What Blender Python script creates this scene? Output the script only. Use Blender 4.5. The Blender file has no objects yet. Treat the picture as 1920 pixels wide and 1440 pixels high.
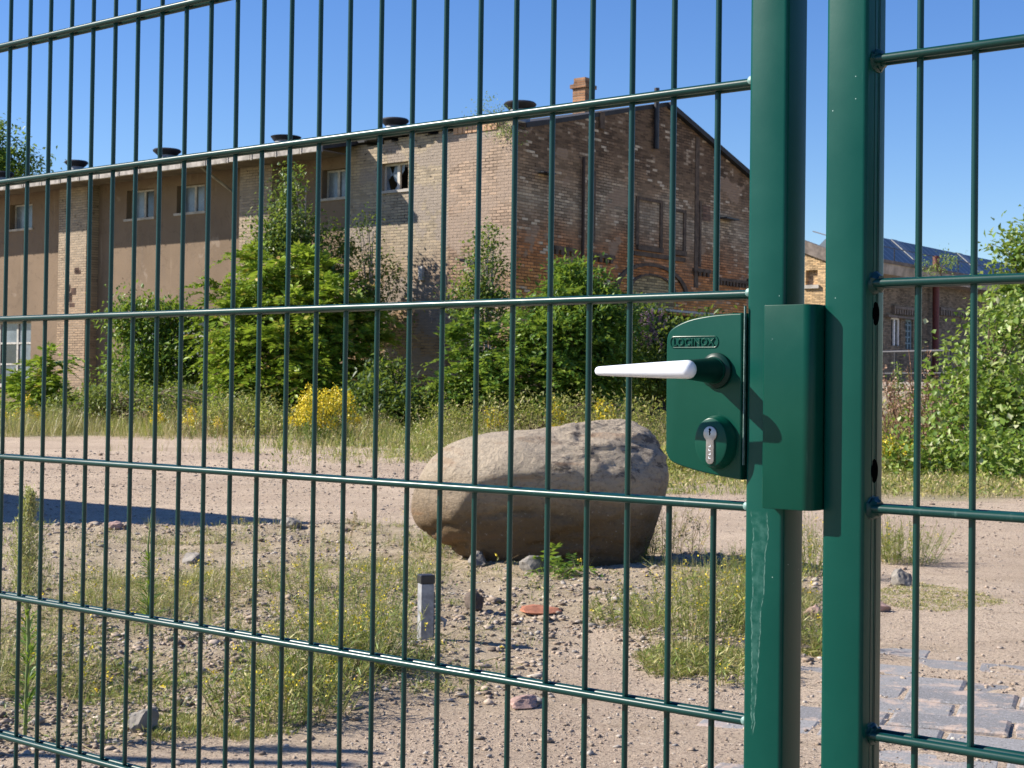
import bpy, bmesh, math, random
import numpy as np
from mathutils import Vector, Matrix
R = math.radians
rng = np.random.RandomState(11)
random.seed(5)
S = bpy.context.scene
COL = S.collection

# ------------------------------------------------------------------ camera, sky, sun, exposure
CAM_H = 1.05
F_PX, PITCH, ROLL = 2839.14, 0.02002, 0.01348
CX, CY = 962.456, 674.247                      # principal point in a 1920 x 1440 frame
cam_d = bpy.data.cameras.new("camera"); cam = bpy.data.objects.new("camera", cam_d); COL.objects.link(cam)
S.camera = cam
cam_d.sensor_width = 36.0; cam_d.lens = 36.0 * F_PX / 1920.0
cam_d.shift_x = -(CX - 960) / 1920.0; cam_d.shift_y = (CY - 720) / 1920.0
cam_d.dof.use_dof = True; cam_d.dof.focus_distance = 1.5; cam_d.dof.aperture_fstop = 52.0; cam_d.clip_start = 0.02; cam_d.clip_end = 2000
fw = Vector((0, math.cos(PITCH), math.sin(PITCH))); up0 = Vector((0, -math.sin(PITCH), math.cos(PITCH))); rt0 = Vector((1, 0, 0))
rt = rt0 * math.cos(ROLL) + up0 * math.sin(ROLL); up = up0 * math.cos(ROLL) - rt0 * math.sin(ROLL)
M = Matrix((rt, up, -fw)).transposed().to_4x4(); M.translation = (0, 0, CAM_H)
cam.matrix_world = M

SUN_DIR = Vector((-1.678, 0.066, 1.20)).normalized()   # towards the sun
SUN_EL = math.asin(SUN_DIR.z)
w = bpy.data.worlds.new("World"); S.world = w; w.use_nodes = True
nt = w.node_tree; bg = nt.nodes['Background']
sky = nt.nodes.new('ShaderNodeTexSky'); sky.sky_type = 'NISHITA'; sky.sun_disc = False
sky.sun_elevation = SUN_EL; sky.sun_rotation = math.atan2(SUN_DIR.x, SUN_DIR.y) % (2 * math.pi)
sky.altitude = 800; sky.air_density = 1.15; sky.dust_density = 0.0; sky.ozone_density = 4.5
hs = nt.nodes.new('ShaderNodeHueSaturation'); hs.inputs['Saturation'].default_value = 1.22; hs.inputs['Hue'].default_value = 0.515
nt.links.new(sky.outputs[0], hs.inputs['Color']); nt.links.new(hs.outputs[0], bg.inputs['Color'])
bg.inputs['Strength'].default_value = 0.083
sd = bpy.data.lights.new("sun", 'SUN'); sd.energy = 5.0; sd.angle = R(0.53); sd.color = (1.0, 0.93, 0.82)
so = bpy.data.objects.new("sun", sd); COL.objects.link(so)
so.rotation_euler = SUN_DIR.to_track_quat('Z', 'Y').to_euler()
S.view_settings.view_transform = 'Standard'; S.view_settings.look = 'None'; S.view_settings.gamma = 1.0
S.view_settings.exposure = 0.95; S.view_settings.use_curve_mapping = False
S.render.engine = 'CYCLES'
S.cycles.max_bounces = 6; S.cycles.diffuse_bounces = 3; S.cycles.transmission_bounces = 3; S.cycles.transparent_max_bounces = 6

# ------------------------------------------------------------------ measuring helpers (points of the photograph to points of the place)
def ray(px, py):
    x, y = px - CX, py - CY; c, s = math.cos(ROLL), math.sin(ROLL)
    x, y = c * x + s * y, -s * x + c * y
    c, s = math.cos(PITCH), math.sin(PITCH)
    return np.array([x / F_PX, c + y / F_PX * s, s - y / F_PX * c])
def gp(px, py, z=0.0):
    r = ray(px, py); t = (z - CAM_H) / r[2]; return r[0] * t, r[1] * t
def at(px, py, Y):
    r = ray(px, py); t = Y / r[1]; return np.array([r[0] * t, Y, CAM_H + r[2] * t])

# ------------------------------------------------------------------ numpy noise
def vnoise(x, y, seed=0):
    xi = np.floor(x).astype(np.int64); yi = np.floor(y).astype(np.int64); xf = x - xi; yf = y - yi
    def h(a, b):
        n = (a * 374761393 + b * 668265263 + seed * 1274126177) & 0xffffffff
        n = ((n ^ (n >> 13)) * 1274126177) & 0xffffffff
        return ((n ^ (n >> 16)) & 0xffff) / 65535.0
    u = xf * xf * (3 - 2 * xf); v = yf * yf * (3 - 2 * yf)
    return (h(xi, yi) * (1 - u) + h(xi + 1, yi) * u) * (1 - v) + (h(xi, yi + 1) * (1 - u) + h(xi + 1, yi + 1) * u) * v
def fbm(x, y, seed=0, o=4):
    a = 0; amp = .5; f = 1.0
    for i in range(o):
        a = a + amp * vnoise(x * f, y * f, seed + i * 17); amp *= .5; f *= 2.03
    return a
def sstep(a, b, x):
    t = np.clip((x - a) / (b - a), 0, 1); return t * t * (3 - 2 * t)
def poly_sd(P, poly):
    """signed distance to a polygon, positive inside"""
    d = np.full(len(P), 1e9); ins = np.zeros(len(P), bool); n = len(poly)
    for i in range(n):
        a = np.array(poly[i]); b = np.array(poly[(i + 1) % n]); e = b - a; q = P - a
        t = np.clip((q @ e) / (e @ e), 0, 1); d = np.minimum(d, np.linalg.norm(q - t[:, None] * e, axis=1))
        c = ((a[1] > P[:, 1]) != (b[1] > P[:, 1]))
        with np.errstate(divide='ignore', invalid='ignore'):
            xx = (b[0] - a[0]) * (P[:, 1] - a[1]) / (b[1] - a[1]) + a[0]
        ins ^= c & (P[:, 0] < xx)
    return np.where(ins, d, -d)
PLOT = [gp(*q) for q in [(-400, 1425), (0, 1405), (260, 1392), (400, 1350), (560, 1372), (680, 1318), (860, 1310), (985, 1318), (1010, 1230), (1060, 1180), (1180, 1180),
        (1225, 1250), (1390, 1272), (1470, 1245), (1545, 1222), (1545, 1110), (1440, 1050), (1290, 1042), (900, 1020), (760, 985), (400, 985), (-400, 981)]]
def gz(x, y):
    x = np.asarray(x, float); y = np.asarray(y, float)
    near = sstep(40, 12, y)
    z = (fbm(x * .5, y * .5, 3) - .5) * .06 + (fbm(x * 3, y * 3, 9) - .5) * .02 * near
    p = sstep(-.3, .5, poly_sd(np.stack([x.ravel(), y.ravel()], 1), PLOT)).reshape(x.shape)
    z = z + p * (.03 + (fbm(x * 2.2, y * 2.2, 21) - .5) * .12)
    return z * sstep(2.5, 4.5, y) * (1 - sstep(60, 90, y))

# ------------------------------------------------------------------ mesh helpers
def tag(o, label=None, cat=None, group=None, kind=None):
    if label: o['label'] = label
    if cat: o['category'] = cat
    if group: o['group'] = group
    if kind: o['kind'] = kind
    return o
def empty(name, loc=(0, 0, 0), rz=0, **k):
    o = bpy.data.objects.new(name, None); COL.objects.link(o); o.location = loc; o.rotation_euler = (0, 0, rz)
    return tag(o, **k)
def link_mesh(name, me, mat, parent=None):
    if mat: 
        for m in (mat if isinstance(mat, (list, tuple)) else [mat]): me.materials.append(m)
    o = bpy.data.objects.new(name, me); COL.objects.link(o)
    if parent: o.parent = parent
    return o
class MB:
    def __init__(s): s.v = []; s.f = []; s.m = []; s.mi = 0
    def add(s, vs, fs):
        o = len(s.v); s.v += [tuple(q) for q in vs]
        for f in fs: s.f.append([i + o for i in f]); s.m.append(s.mi)
        return s
    def box(s, a, b):
        (x0, y0, z0), (x1, y1, z1) = a, b
        x0, x1 = min(x0, x1), max(x0, x1); y0, y1 = min(y0, y1), max(y0, y1); z0, z1 = min(z0, z1), max(z0, z1)
        return s.add([(x0, y0, z0), (x1, y0, z0), (x1, y1, z0), (x0, y1, z0), (x0, y0, z1), (x1, y0, z1), (x1, y1, z1), (x0, y1, z1)],
                     [(0, 3, 2, 1), (4, 5, 6, 7), (0, 1, 5, 4), (1, 2, 6, 5), (2, 3, 7, 6), (3, 0, 4, 7)])
    def tube(s, pts, rad, n=10, caps=True, flat=1.0):
        pts = [Vector(p) for p in pts]; k = len(pts)
        rad = rad if isinstance(rad, (list, tuple)) else [rad] * k
        t0 = (pts[1] - pts[0]).normalized(); ref = Vector((0, 0, 1)) if abs(t0.z) < .9 else Vector((0, 1, 0))
        vs = []; fs = []
        for i, p in enumerate(pts):
            t = ((pts[min(i + 1, k - 1)] - pts[max(i - 1, 0)])).normalized()
            a = ref - t * ref.dot(t); a.normalize(); b = t.cross(a); ref = a
            for j in range(n):
                an = 2 * math.pi * j / n; vs.append(p + a * (math.cos(an) * rad[i]) + b * (math.sin(an) * rad[i] * flat))
        for i in range(k - 1):
            for j in range(n):
                q = (j + 1) % n; fs.append((i * n + j, i * n + q, (i + 1) * n + q, (i + 1) * n + j))
        if caps: fs.append(tuple(range(n - 1, -1, -1))); fs.append(tuple(range((k - 1) * n, k * n)))
        return s.add(vs, fs)
    def prism(s, poly, off, axis='y'):
        """poly of (a, b), pushed along axis from off[0] to off[1]"""
        n = len(poly); mk = {'y': lambda a, b, o: (a, o, b), 'x': lambda a, b, o: (o, a, b), 'z': lambda a, b, o: (a, b, o)}[axis]
        vs = [mk(a, b, off[0]) for a, b in poly] + [mk(a, b, off[1]) for a, b in poly]
        fs = [tuple(range(n)), tuple(range(2 * n - 1, n - 1, -1))] + [(i, i + n, (i + 1) % n + n, (i + 1) % n) for i in range(n)]
        return s.add(vs, fs)
    def quad(s, *vs): return s.add(vs, [tuple(range(len(vs)))])
    def lathe(s, prof, n=24, c=(0, 0, 0), axis='z'):
        vs = []; fs = []; k = len(prof)
        for r, h in prof:
            for j in range(n):
                a = 2 * math.pi * j / n; q = (r * math.cos(a), r * math.sin(a), h)
                if axis == 'y': q = (q[0], -q[2], q[1])
                vs.append((q[0] + c[0], q[1] + c[1], q[2] + c[2]))
        for i in range(k - 1):
            for j in range(n):
                q = (j + 1) % n; fs.append((i * n + j, i * n + q, (i + 1) * n + q, (i + 1) * n + j))
        fs.append(tuple(range(n - 1, -1, -1))); fs.append(tuple(range((k - 1) * n, k * n)))
        return s.add(vs, fs)
    def build(s, name, mat, parent=None, smooth=False, bevel=0, seg=2, ang=35, edge_filter=None):
        me = bpy.data.meshes.new(name); me.from_pydata(s.v, [], s.f)
        for p, m in zip(me.polygons, s.m): p.material_index = m
        bm = bmesh.new(); bm.from_mesh(me)
        bmesh.ops.recalc_face_normals(bm, faces=bm.faces)
        if bevel:
            es = [e for e in bm.edges if e.is_manifold and e.calc_face_angle(0) > R(ang)]
            if edge_filter: es = [e for e in es if edge_filter(e)]
            bmesh.ops.bevel(bm, geom=es, offset=bevel, segments=seg, affect='EDGES', profile=.5, clamp_overlap=True)
        bm.to_mesh(me); bm.free()
        o = link_mesh(name, me, mat, parent)
        if smooth:
            me.polygons.foreach_set('use_smooth', [True] * len(me.polygons))
            if hasattr(me, 'set_sharp_from_angle'): me.set_sharp_from_angle(angle=R(38))
        return o
class Soup:
    """many small faces gathered as arrays: leaves, blades, twigs"""
    def __init__(s): s.V = []; s.F = []; s.n = 0
    def _put(s, V, F):
        V = V.reshape(-1, 3); s.V.append(V); s.F.append(F + s.n); s.n += len(V)
    def leaves(s, P, D, N, L, W, fold=.25, mid=.45):
        P, D, N = (np.asarray(a, float) for a in (P, D, N)); n = len(P)
        if n == 0: return
        D = D / (np.linalg.norm(D, axis=1, keepdims=True) + 1e-9)
        Sd = np.cross(D, N); Sd /= (np.linalg.norm(Sd, axis=1, keepdims=True) + 1e-9); Nn = np.cross(Sd, D)
        L = np.broadcast_to(L, (n,))[:, None]; W = np.broadcast_to(W, (n,))[:, None]
        m = P + D * L * mid + Nn * W * fold
        V = np.stack([P, m + Sd * W * .5, P + D * L, m - Sd * W * .5], 1)
        b = np.arange(n)[:, None] * 4
        s._put(V, np.concatenate([b + np.array([[0, 1, 2]]), b + np.array([[0, 2, 3]])], 0))
    def blades(s, P, T, W, bend=.25, lean=None):
        """grass blades from P with tip vector T"""
        P = np.asarray(P, float); T = np.asarray(T, float); n = len(P)
        if n == 0: return
        a = rng.uniform(0, 6.283, n); Sd = np.stack([np.cos(a), np.sin(a), 0 * a], 1); W = np.broadcast_to(W, (n,))[:, None]
        h = np.linalg.norm(T, axis=1, keepdims=True)
        mid = P + T * .55 + np.array([0, 0, 1.]) * h * bend * .5
        V = np.stack([P - Sd * W * .5, P + Sd * W * .5, mid + Sd * W * .42, mid - Sd * W * .42, P + T], 1)
        b = np.arange(n)[:, None] * 5
        s._put(V, np.concatenate([b + np.array([[0, 1, 2]]), b + np.array([[0, 2, 3]]), b + np.array([[3, 2, 4]])], 0))
    def sticks(s, A, B, ra, rb):
        A = np.asarray(A, float); B = np.asarray(B, float); n = len(A)
        if n == 0: return
        D = B - A; ref = np.where(np.abs(D[:, 2:3]) > .9 * np.linalg.norm(D, axis=1, keepdims=True), np.array([[1., 0, 0]]), np.array([[0, 0, 1.]]))
        x = np.cross(D, ref); x /= (np.linalg.norm(x, axis=1, keepdims=True) + 1e-9); y = np.cross(D, x); y /= (np.linalg.norm(y, axis=1, keepdims=True) + 1e-9)
        ra = np.broadcast_to(ra, (n,))[:, None]; rb = np.broadcast_to(rb, (n,))[:, None]; V = []
        for base, r in ((A, ra), (B, rb)):
            for k in range(3):
                an = 2.0944 * k; V.append(base + (x * math.cos(an) + y * math.sin(an)) * r)
        V = np.stack(V, 1); b = np.arange(n)[:, None] * 6
        F = [b + np.array([t]) for t in ([0, 1, 4], [0, 4, 3], [1, 2, 5], [1, 5, 4], [2, 0, 3], [2, 3, 5])]
        s._put(V, np.concatenate(F, 0))
    def build(s, name, mat, parent=None, smooth=False):
        V = np.concatenate(s.V) if s.V else np.zeros((0, 3)); F = np.concatenate(s.F) if s.F else np.zeros((0, 3), int)
        me = bpy.data.meshes.new(name); me.vertices.add(len(V)); me.vertices.foreach_set('co', V.astype(np.float32).ravel())
        me.loops.add(len(F) * 3); me.loops.foreach_set('vertex_index', F.astype(np.int32).ravel())
        me.polygons.add(len(F)); me.polygons.foreach_set('loop_start', np.arange(0, len(F) * 3, 3, dtype=np.int32))
        me.update(); me.validate()
        if smooth: me.polygons.foreach_set('use_smooth', [True] * len(F))
        o = link_mesh(name, me, mat, parent)
        if parent:   # world coordinates in, so undo the parent's place
            mw = Matrix.Translation(parent.location) @ parent.rotation_euler.to_matrix().to_4x4()
            me.transform(mw.inverted())
        return o

# ------------------------------------------------------------------ material helpers
class NT:
    def __init__(s, name):
        s.m = bpy.data.materials.new(name); s.m.use_nodes = True; s.t = s.m.node_tree; s.b = s.t.nodes['Principled BSDF']; s.co = {}
        s.out = s.t.nodes['Material Output']
    def n(s, t, **k):
        q = s.t.nodes.new(t)
        for a, b in k.items():
            if a.startswith('_'): setattr(q, a[1:], b)
        return q
    def set(s, sock, v):
        if isinstance(v, bpy.types.NodeSocket): s.t.links.new(v, sock)
        elif isinstance(v, (tuple, list)) and len(v) == 3 and sock.type == 'RGBA': sock.default_value = (*v, 1)
        else: sock.default_value = v
    def obj(s):
        if 'o' not in s.co: s.co['o'] = s.n('ShaderNodeTexCoord').outputs['Object']
        return s.co['o']
    def xyz(s, v=None):
        q = s.n('ShaderNodeSeparateXYZ'); s.set(q.inputs[0], v or s.obj()); return q.outputs
    def vec(s, x, y, z=0.0):
        q = s.n('ShaderNodeCombineXYZ')
        for i, a in enumerate((x, y, z)): s.set(q.inputs[i], a)
        return q.outputs[0]
    def noise(s, scale, v=None, det=5, rough=.6, dist=0, col=False):
        q = s.n('ShaderNodeTexNoise'); s.set(q.inputs['Vector'], v or s.obj()); q.inputs['Scale'].default_value = scale
        q.inputs['Detail'].default_value = det; q.inputs['Roughness'].default_value = rough; q.inputs['Distortion'].default_value = dist
        return q.outputs['Color' if col else 'Fac']
    def vor(s, scale, v=None, feat='F1', out='Distance'):
        q = s.n('ShaderNodeTexVoronoi', _feature=feat); s.set(q.inputs['Vector'], v or s.obj()); q.inputs['Scale'].default_value = scale
        return q.outputs[out]
    def math(s, op, a, b=0.0, c=0.0, clamp=False):
        q = s.n('ShaderNodeMath', _operation=op, _use_clamp=clamp)
        for i, v in enumerate((a, b, c)): s.set(q.inputs[i], v)
        return q.outputs[0]
    def scale(s, v, sc):
        q = s.n('ShaderNodeVectorMath', _operation='MULTIPLY'); s.set(q.inputs[0], v); q.inputs[1].default_value = sc; return q.outputs[0]
    def step(s, v, a, b):
        q = s.n('ShaderNodeMapRange', _interpolation_type='SMOOTHSTEP'); s.set(q.inputs[0], v); s.set(q.inputs[1], a); s.set(q.inputs[2], b)
        return q.outputs[0]
    def mix(s, f, a, b, mode='MIX'):
        q = s.n('ShaderNodeMix', _data_type='RGBA', _blend_type=mode); s.set(q.inputs[0], f); s.set(q.inputs[6], a); s.set(q.inputs[7], b); return q.outputs[2]
    def ramp(s, f, stops):
        q = s.n('ShaderNodeValToRGB'); s.set(q.inputs[0], f); e = q.color_ramp.elements
        while len(e) < len(stops): e.new(.5)
        for k, (p, c) in enumerate(stops): e[k].position = p; e[k].color = (*c, 1)
        return q.outputs[0]
    def bump(s, h, st, dist=.01, prev=None):
        q = s.n('ShaderNodeBump'); s.set(q.inputs['Height'], h); q.inputs['Strength'].default_value = st; q.inputs['Distance'].default_value = dist
        if prev: s.t.links.new(prev, q.inputs['Normal'])
        return q.outputs[0]
    def done(s, col=None, rough=None, normal=None, metal=None, spec=None, **k):
        if col is not None: s.set(s.b.inputs['Base Color'], col)
        if rough is not None: s.set(s.b.inputs['Roughness'], rough)
        if normal is not None: s.t.links.new(normal, s.b.inputs['Normal'])
        if metal is not None: s.set(s.b.inputs['Metallic'], metal)
        if spec is not None: s.set(s.b.inputs['Specular IOR Level'], spec)
        for a, b in k.items(): s.set(s.b.inputs[a], b)
        return s.m
def simple(name, col, rough=.6, metal=0, var=.15, scale=8, bump=.15, spec=.5):
    t = NT(name); n = t.noise(scale)
    c = t.mix(t.step(n, .3, .7), tuple(q * (1 - var) for q in col), tuple(min(1, q * (1 + var)) for q in col))
    return t.done(c, rough, t.bump(t.noise(scale * 9), bump, .004), metal, spec)
def leaf(name, stops, trans=.35, rough=.45):
    t = NT(name); g = t.n('ShaderNodeNewGeometry').outputs['Random Per Island']
    c = t.ramp(g, stops); t.done(c, rough, spec=.35)
    tr = t.n('ShaderNodeBsdfTranslucent'); t.set(tr.inputs['Color'], t.mix(.6, c, (.35, .45, .05), 'MIX'))
    mx = t.n('ShaderNodeMixShader'); mx.inputs[0].default_value = trans
    t.t.links.new(t.b.outputs[0], mx.inputs[1]); t.t.links.new(tr.outputs[0], mx.inputs[2]); t.t.links.new(mx.outputs[0], t.out.inputs[0])
    return t.m

# paint
def green_paint(name, streak=None, base=(.0004, .050, .037), spec=.2):
    t = NT(name); n = t.noise(9, det=6)
    c = t.mix(t.step(n, .35, .75), base, tuple(q * 1.18 + .002 for q in base))
    dust = t.step(t.noise(60, t.scale(t.obj(), (1, 1, .25)), det=8, rough=.75), .62, .8)
    c = t.mix(t.math('MULTIPLY', dust, .10), c, (.25, .33, .30))
    chip = t.step(t.vor(95), .055, .03); keep = t.step(t.noise(14, det=2), .60, .68)
    c = t.mix(t.math('MULTIPLY', t.math('MULTIPLY', chip, keep), .75), c, (.5, .62, .58))
    sc = t.step(t.noise(55, t.scale(t.obj(), (1, 1, .06)), det=5, rough=.7), .635, .70); c = t.mix(t.math('MULTIPLY', t.math('MULTIPLY', sc, t.step(t.noise(6, det=3), .45, .65)), .20), c, (.20, .34, .31))
    if streak:
        x, y, z = t.xyz(); u0, zt, zb = streak
        k = t.math('DIVIDE', t.math('SUBTRACT', zt, z), zt - zb)              # 0 at the top of the stain, 1 at its tip
        wob = t.math('MULTIPLY', t.math('SUBTRACT', t.noise(28, t.vec(0.0, 0.0, z), det=4), .5), .012)
        d = t.math('ABSOLUTE', t.math('ADD', t.math('SUBTRACT', x, t.math('SUBTRACT', u0, t.math('MULTIPLY', k, .006))), wob))
        wd = t.math('ADD', t.math('MULTIPLY', t.math('SUBTRACT', 1.0, k), .0075), .0012)
        inside = t.math('MULTIPLY', t.step(t.math('SUBTRACT', wd, d), -.0006, .0006), t.math('MULTIPLY', t.step(k, -.01, .02), t.step(k, 1.01, .97)))
        front = t.step(y, -.0185, -.0195)
        inside = t.math('MULTIPLY', inside, front)
        ed = t.step(t.math('ABSOLUTE', t.math('SUBTRACT', wd, d)), .0011, .0003)
        edge = t.math('MULTIPLY', t.math('MULTIPLY', ed, inside), t.step(t.noise(160, det=3), .38, .55))
        c = t.mix(t.math('MULTIPLY', inside, t.math('MULTIPLY', t.step(t.noise(120, det=6), .35, .72), .17)), c, (.16, .33, .29))
        c = t.mix(t.math('MULTIPLY', edge, .20), c, (.5, .66, .6))
    b = t.bump(t.noise(320, det=2), .05, .0006)
    return t.done(c, t.math('ADD', .24, t.math('MULTIPLY', n, .16)), b, spec=spec)
M_GREEN = green_paint("green powder coat")
M_STILE = green_paint("green powder coat with dried run", (.062, .94, .735))
M_ROD = green_paint("green coated rod", base=(.0006, .032, .027), spec=.35)
M_LOCK = green_paint("green lock plastic", base=(.0004, .046, .030), spec=.2)
M_HANDLE_G = simple("dark green handle plastic", (.001, .022, .017), .36, var=.1, scale=60, bump=.02, spec=.2)
M_GRIP = simple("white grip", (.72, .76, .82), .28, var=.04, scale=40, bump=.02)
M_STEEL = simple("dull nickel", (.34, .33, .33), .38, .85, .12, 300, .05)
M_ZINC = simple("bare weld zinc", (.16, .26, .24), .45, .2, .3, 160, .2)
M_BLACK = simple("hole shade black", (.002, .002, .002), .9, var=.2, bump=0, spec=0)  # black colour stands in for the shade inside holes and the keyhole
M_BLACKP = simple("black plastic", (.02, .02, .022), .4, var=.2)
# ------------------------------------------------------------------ gate and gate leaf (local x along the mesh, local y away from the viewer)
TH = 0.67688; GO = np.array([0.19391, 1.45375]); VZ = CAM_H + 0.0931
GD = np.array([math.cos(TH), -math.sin(TH)]); GN = np.array([-math.sin(TH), -math.cos(TH)])
def G(px, py, w=0.0):
    r = ray(px, py); o = GO + GN * w; t = (o @ GN) / (r[:2] @ GN); q = r[:2] * t - o
    return float(q @ GD), float(r[2] * t + CAM_H)
def gl(u, w, z): return (u, -w, z)
gate = empty('swing_gate', (GO[0], GO[1], 0), -TH, label='green mesh swing gate on the left with lock, white lever handle and gate stile', cat='gate')
ZT, ZB = VZ + .84, VZ - 1.04
def tube_box(u0, u1, z0, z1, name, mat, parent, w0=-.02, w1=.02, bevel=.004):
    return MB().box((u0, -w1, z0), (u1, -w0, z1)).build(name, mat, parent, smooth=True, bevel=bevel, seg=3)
tube_box(.0455, .0855, ZB, ZT, 'stile', M_STILE, gate)
tube_box(-1.545, -1.505, ZB, ZT, 'stile', M_GREEN, gate)
tube_box(-1.5045, .045, ZT - .04, ZT - .0005, 'frame_rail', M_GREEN, gate)
tube_box(-1.5045, .045, ZB + .0005, ZB + .04, 'frame_rail', M_GREEN, gate)
for i in range(-6, 24):
    u = (i - 23) * .05
    segs = [(ZB + .03, ZT - .03)] if i < 22 else [(VZ - .003, ZT - .03), (ZB + .03, VZ - .197)]
    mb = MB(); u += rng.uniform(-.0005, .0005)
    for a, b in segs: mb.tube([(u, 0, a), (u, 0, b)], .003, 12)
    mb.build('vertical_rod', M_ROD, gate, smooth=True)
for k in range(-4, 5):
    z = VZ + k * .2
    if z > ZT - .05: continue
    for wv in (.007, -.007):
        MB().tube([(-1.506, -wv, z), (.0462, -wv, z)], .004, 16).build('horizontal_rod', M_ROD, gate, smooth=True)
for k in (-1, 0, 1, -2):                       # pale bare weld spots where the rods meet the stile
    MB().lathe([(.0002, 0), (.0042, .0004), (.0040, .0016), (.0025, .0026), (.0004, .003)], 12, (.0425, -.0100, VZ + k * .2 + .0012), 'y').build('weld_spot', M_ZINC, gate, smooth=True)

# lock case
def spline(pts, n=8, closed=False):
    out = []; P = [np.array(p, float) for p in pts]; m = len(P)
    for i in range(m - (0 if closed else 1)):
        p0, p1, p2, p3 = P[(i - 1) % m if closed else max(i - 1, 0)], P[i], P[(i + 1) % m], P[(i + 2) % m if closed else min(i + 2, m - 1)]
        for k in range(n):
            t = k / n; out.append(.5 * (2 * p1 + (p2 - p0) * t + (2 * p0 - 5 * p1 + 4 * p2 - p3) * t * t + (3 * p1 - p0 - 3 * p2 + p3) * t ** 3))
    if not closed: out.append(P[-1])
    return out
WF = .023
topc = spline([G(*q, WF) for q in [(1249, 655), (1251, 630), (1262, 614), (1290, 600), (1325, 592), (1360, 588), (1391, 586.5)]], 6)
botc = spline([G(*q, WF) for q in [(1389, 900), (1350, 893), (1310, 884), (1275, 873), (1256, 863), (1247.5, 846)]], 6)
ur = .0450
out = [tuple(p) for p in topc] + [tuple(p) for p in botc]
out = [(min(a, ur), b) for a, b in out]
lock = MB().prism(out, (-WF, .022), 'y').build('lock_case', M_LOCK, gate, smooth=True, bevel=.0032, seg=4, ang=50, edge_filter=lambda e: all(v.co.y < -.02 for v in e.verts))
MB().box((.0446, -.0233, VZ - .160), (.0452, -.0200, VZ - .012)).build('pale_edge_strip', M_ZINC, lock)  # thin pale strip along the edge of the lock case
def text_part(body, size, u0, z0, w, name, mat, parent, ext=.0006, width=None):
    cu = bpy.data.curves.new(name, 'FONT'); cu.body = body; cu.size = size; cu.extrude = ext; cu.bevel_depth = .00025; cu.bevel_resolution = 1; cu.space_character = 1.12
    to = bpy.data.objects.new(name, cu); COL.objects.link(to); dg = bpy.context.evaluated_depsgraph_get(); dg.update()
    me = bpy.data.meshes.new_from_object(to.evaluated_get(dg)); bpy.data.objects.remove(to)
    co = np.array([v.co for v in me.vertices]); co[:, 0] -= co[:, 0].min()
    sx = (width / co[:, 0].max()) if width else 1
    for v, c in zip(me.vertices, co): v.co = (u0 + c[0] * sx, -w - c[2], z0 + c[1])
    return link_mesh(name, me, mat, parent)
a = G(1263, 648, WF); b = G(1341, 641, WF)
text_part('LOCINOX', .0098, a[0], a[1] - .0002, WF + .0002, 'raised_lettering', M_LOCK, lock, .0007, b[0] - a[0])
ub, zb_ = (a[0] + b[0]) / 2, a[1] + .0032; hw, hh = (b[0] - a[0]) / 2 + .0005, .0052
ring = []
for s in (1, -1):
    for k in range(9):
        an = -math.pi / 2 + math.pi * k / 8; ring.append((ub + s * (hw - .001) + s * math.cos(an) * hh * .75, -WF - .0001, zb_ + s * math.sin(an) * hh))
ring.append(ring[0]); MB().tube(ring, .0007, 8, caps=False).build('raised_border', M_LOCK, lock, smooth=True)
# lever handle
uh, zh = G(1343, 697, .024)
zh = G(1303, 693, .082)[1]
WL = .083
MB().lathe([(.0005, 0), (.0165, 0), (.0170, .0015), (.0165, .004), (.0142, .0055), (.013, .006)], 40, (uh, -WF + .0005, zh), 'y').build('handle_rose', M_HANDLE_G, lock, smooth=True)
kn = []; krad = []
for k in range(9):
    t = k / 8; kn.append((uh + .001 * t, -(WF + .004 + t * (WL - WF - .006)), zh)); krad.append(.0124 - .0038 * t)
hd_ = MB().tube(kn, krad, 28).build('door_handle', M_HANDLE_G, lock, smooth=True)
MB().tube([(uh, -(WF + .0065), zh), (uh, -(WF + .0085), zh)], [.0127, .0126], 28).build('neck_ring', M_LOCK, lock, smooth=True)
ue = G(1303, 693, WL)[0]; ut = G(1117, 697, WL)[0]
gpts = []; grad = []
for du, q in ((0, .12), (.0006, .42), (.0018, .68), (.0036, .88), (.006, .985), (.008, 1.0)): gpts.append((ue - du, -WL, zh)); grad.append(.0086 * q)
for k in range(1, 13):
    t = k / 12; gpts.append((ue - .008 + (ut + .0035 - ue + .008) * t, -WL, zh - .0016 * t)); grad.append(.0086 + (.0043 - .0086) * t ** 1.15)
for du, q in ((.0018, .86), (.0008, .62), (.0001, .2)): gpts.append((ut + du, -WL, zh - .0016)); grad.append(.0043 * q)
MB().tube(gpts, grad, 28).build('white_handle_grip', M_GRIP, lock, smooth=True)
# cylinder guard, euro cylinder
uc, zc = G(1332, 829, .036); g1 = G(1304, 829, .036)[0]; g2 = G(1360, 829, .036)[0]; gt = G(1332, 784, .036)[1]; gb = G(1332, 875, .036)[1]
ao, bo = (g2 - g1) / 2 + .001, (gt - gb) / 2
def oval(a, b, n=48):
    return [(a * math.cos(2 * math.pi * k / n), b * math.sin(2 * math.pi * k / n)) for k in range(n)]
mb = MB(); rings = []; n = 48; vs = []; fs = []
prof = [(1.22, .000), (1.20, .004), (1.10, .0065), (1.04, .011), (1.0, .0125), (.93, .0130)]
for sc, h in prof:
    for a_, b_ in oval(ao * sc, bo * (1 + (sc - 1) * .55), n): vs.append((uc + a_, -WF - h, (gt + gb) / 2 + b_))
for i in range(len(prof) - 1):
    for j in range(n): q = (j + 1) % n; fs.append((i * n + j, i * n + q, (i + 1) * n + q, (i + 1) * n + j))
fs.append(tuple(range((len(prof) - 1) * n, len(prof) * n)))
mb.add(vs, fs).build('cylinder_guard', M_LOCK, lock, smooth=True)
cyu, cyz = G(1331.5, 813.5, .037); tail = G(1331.5, 862, .037)[1]
rc = .0072; hwid = .0043; key = []
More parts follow.
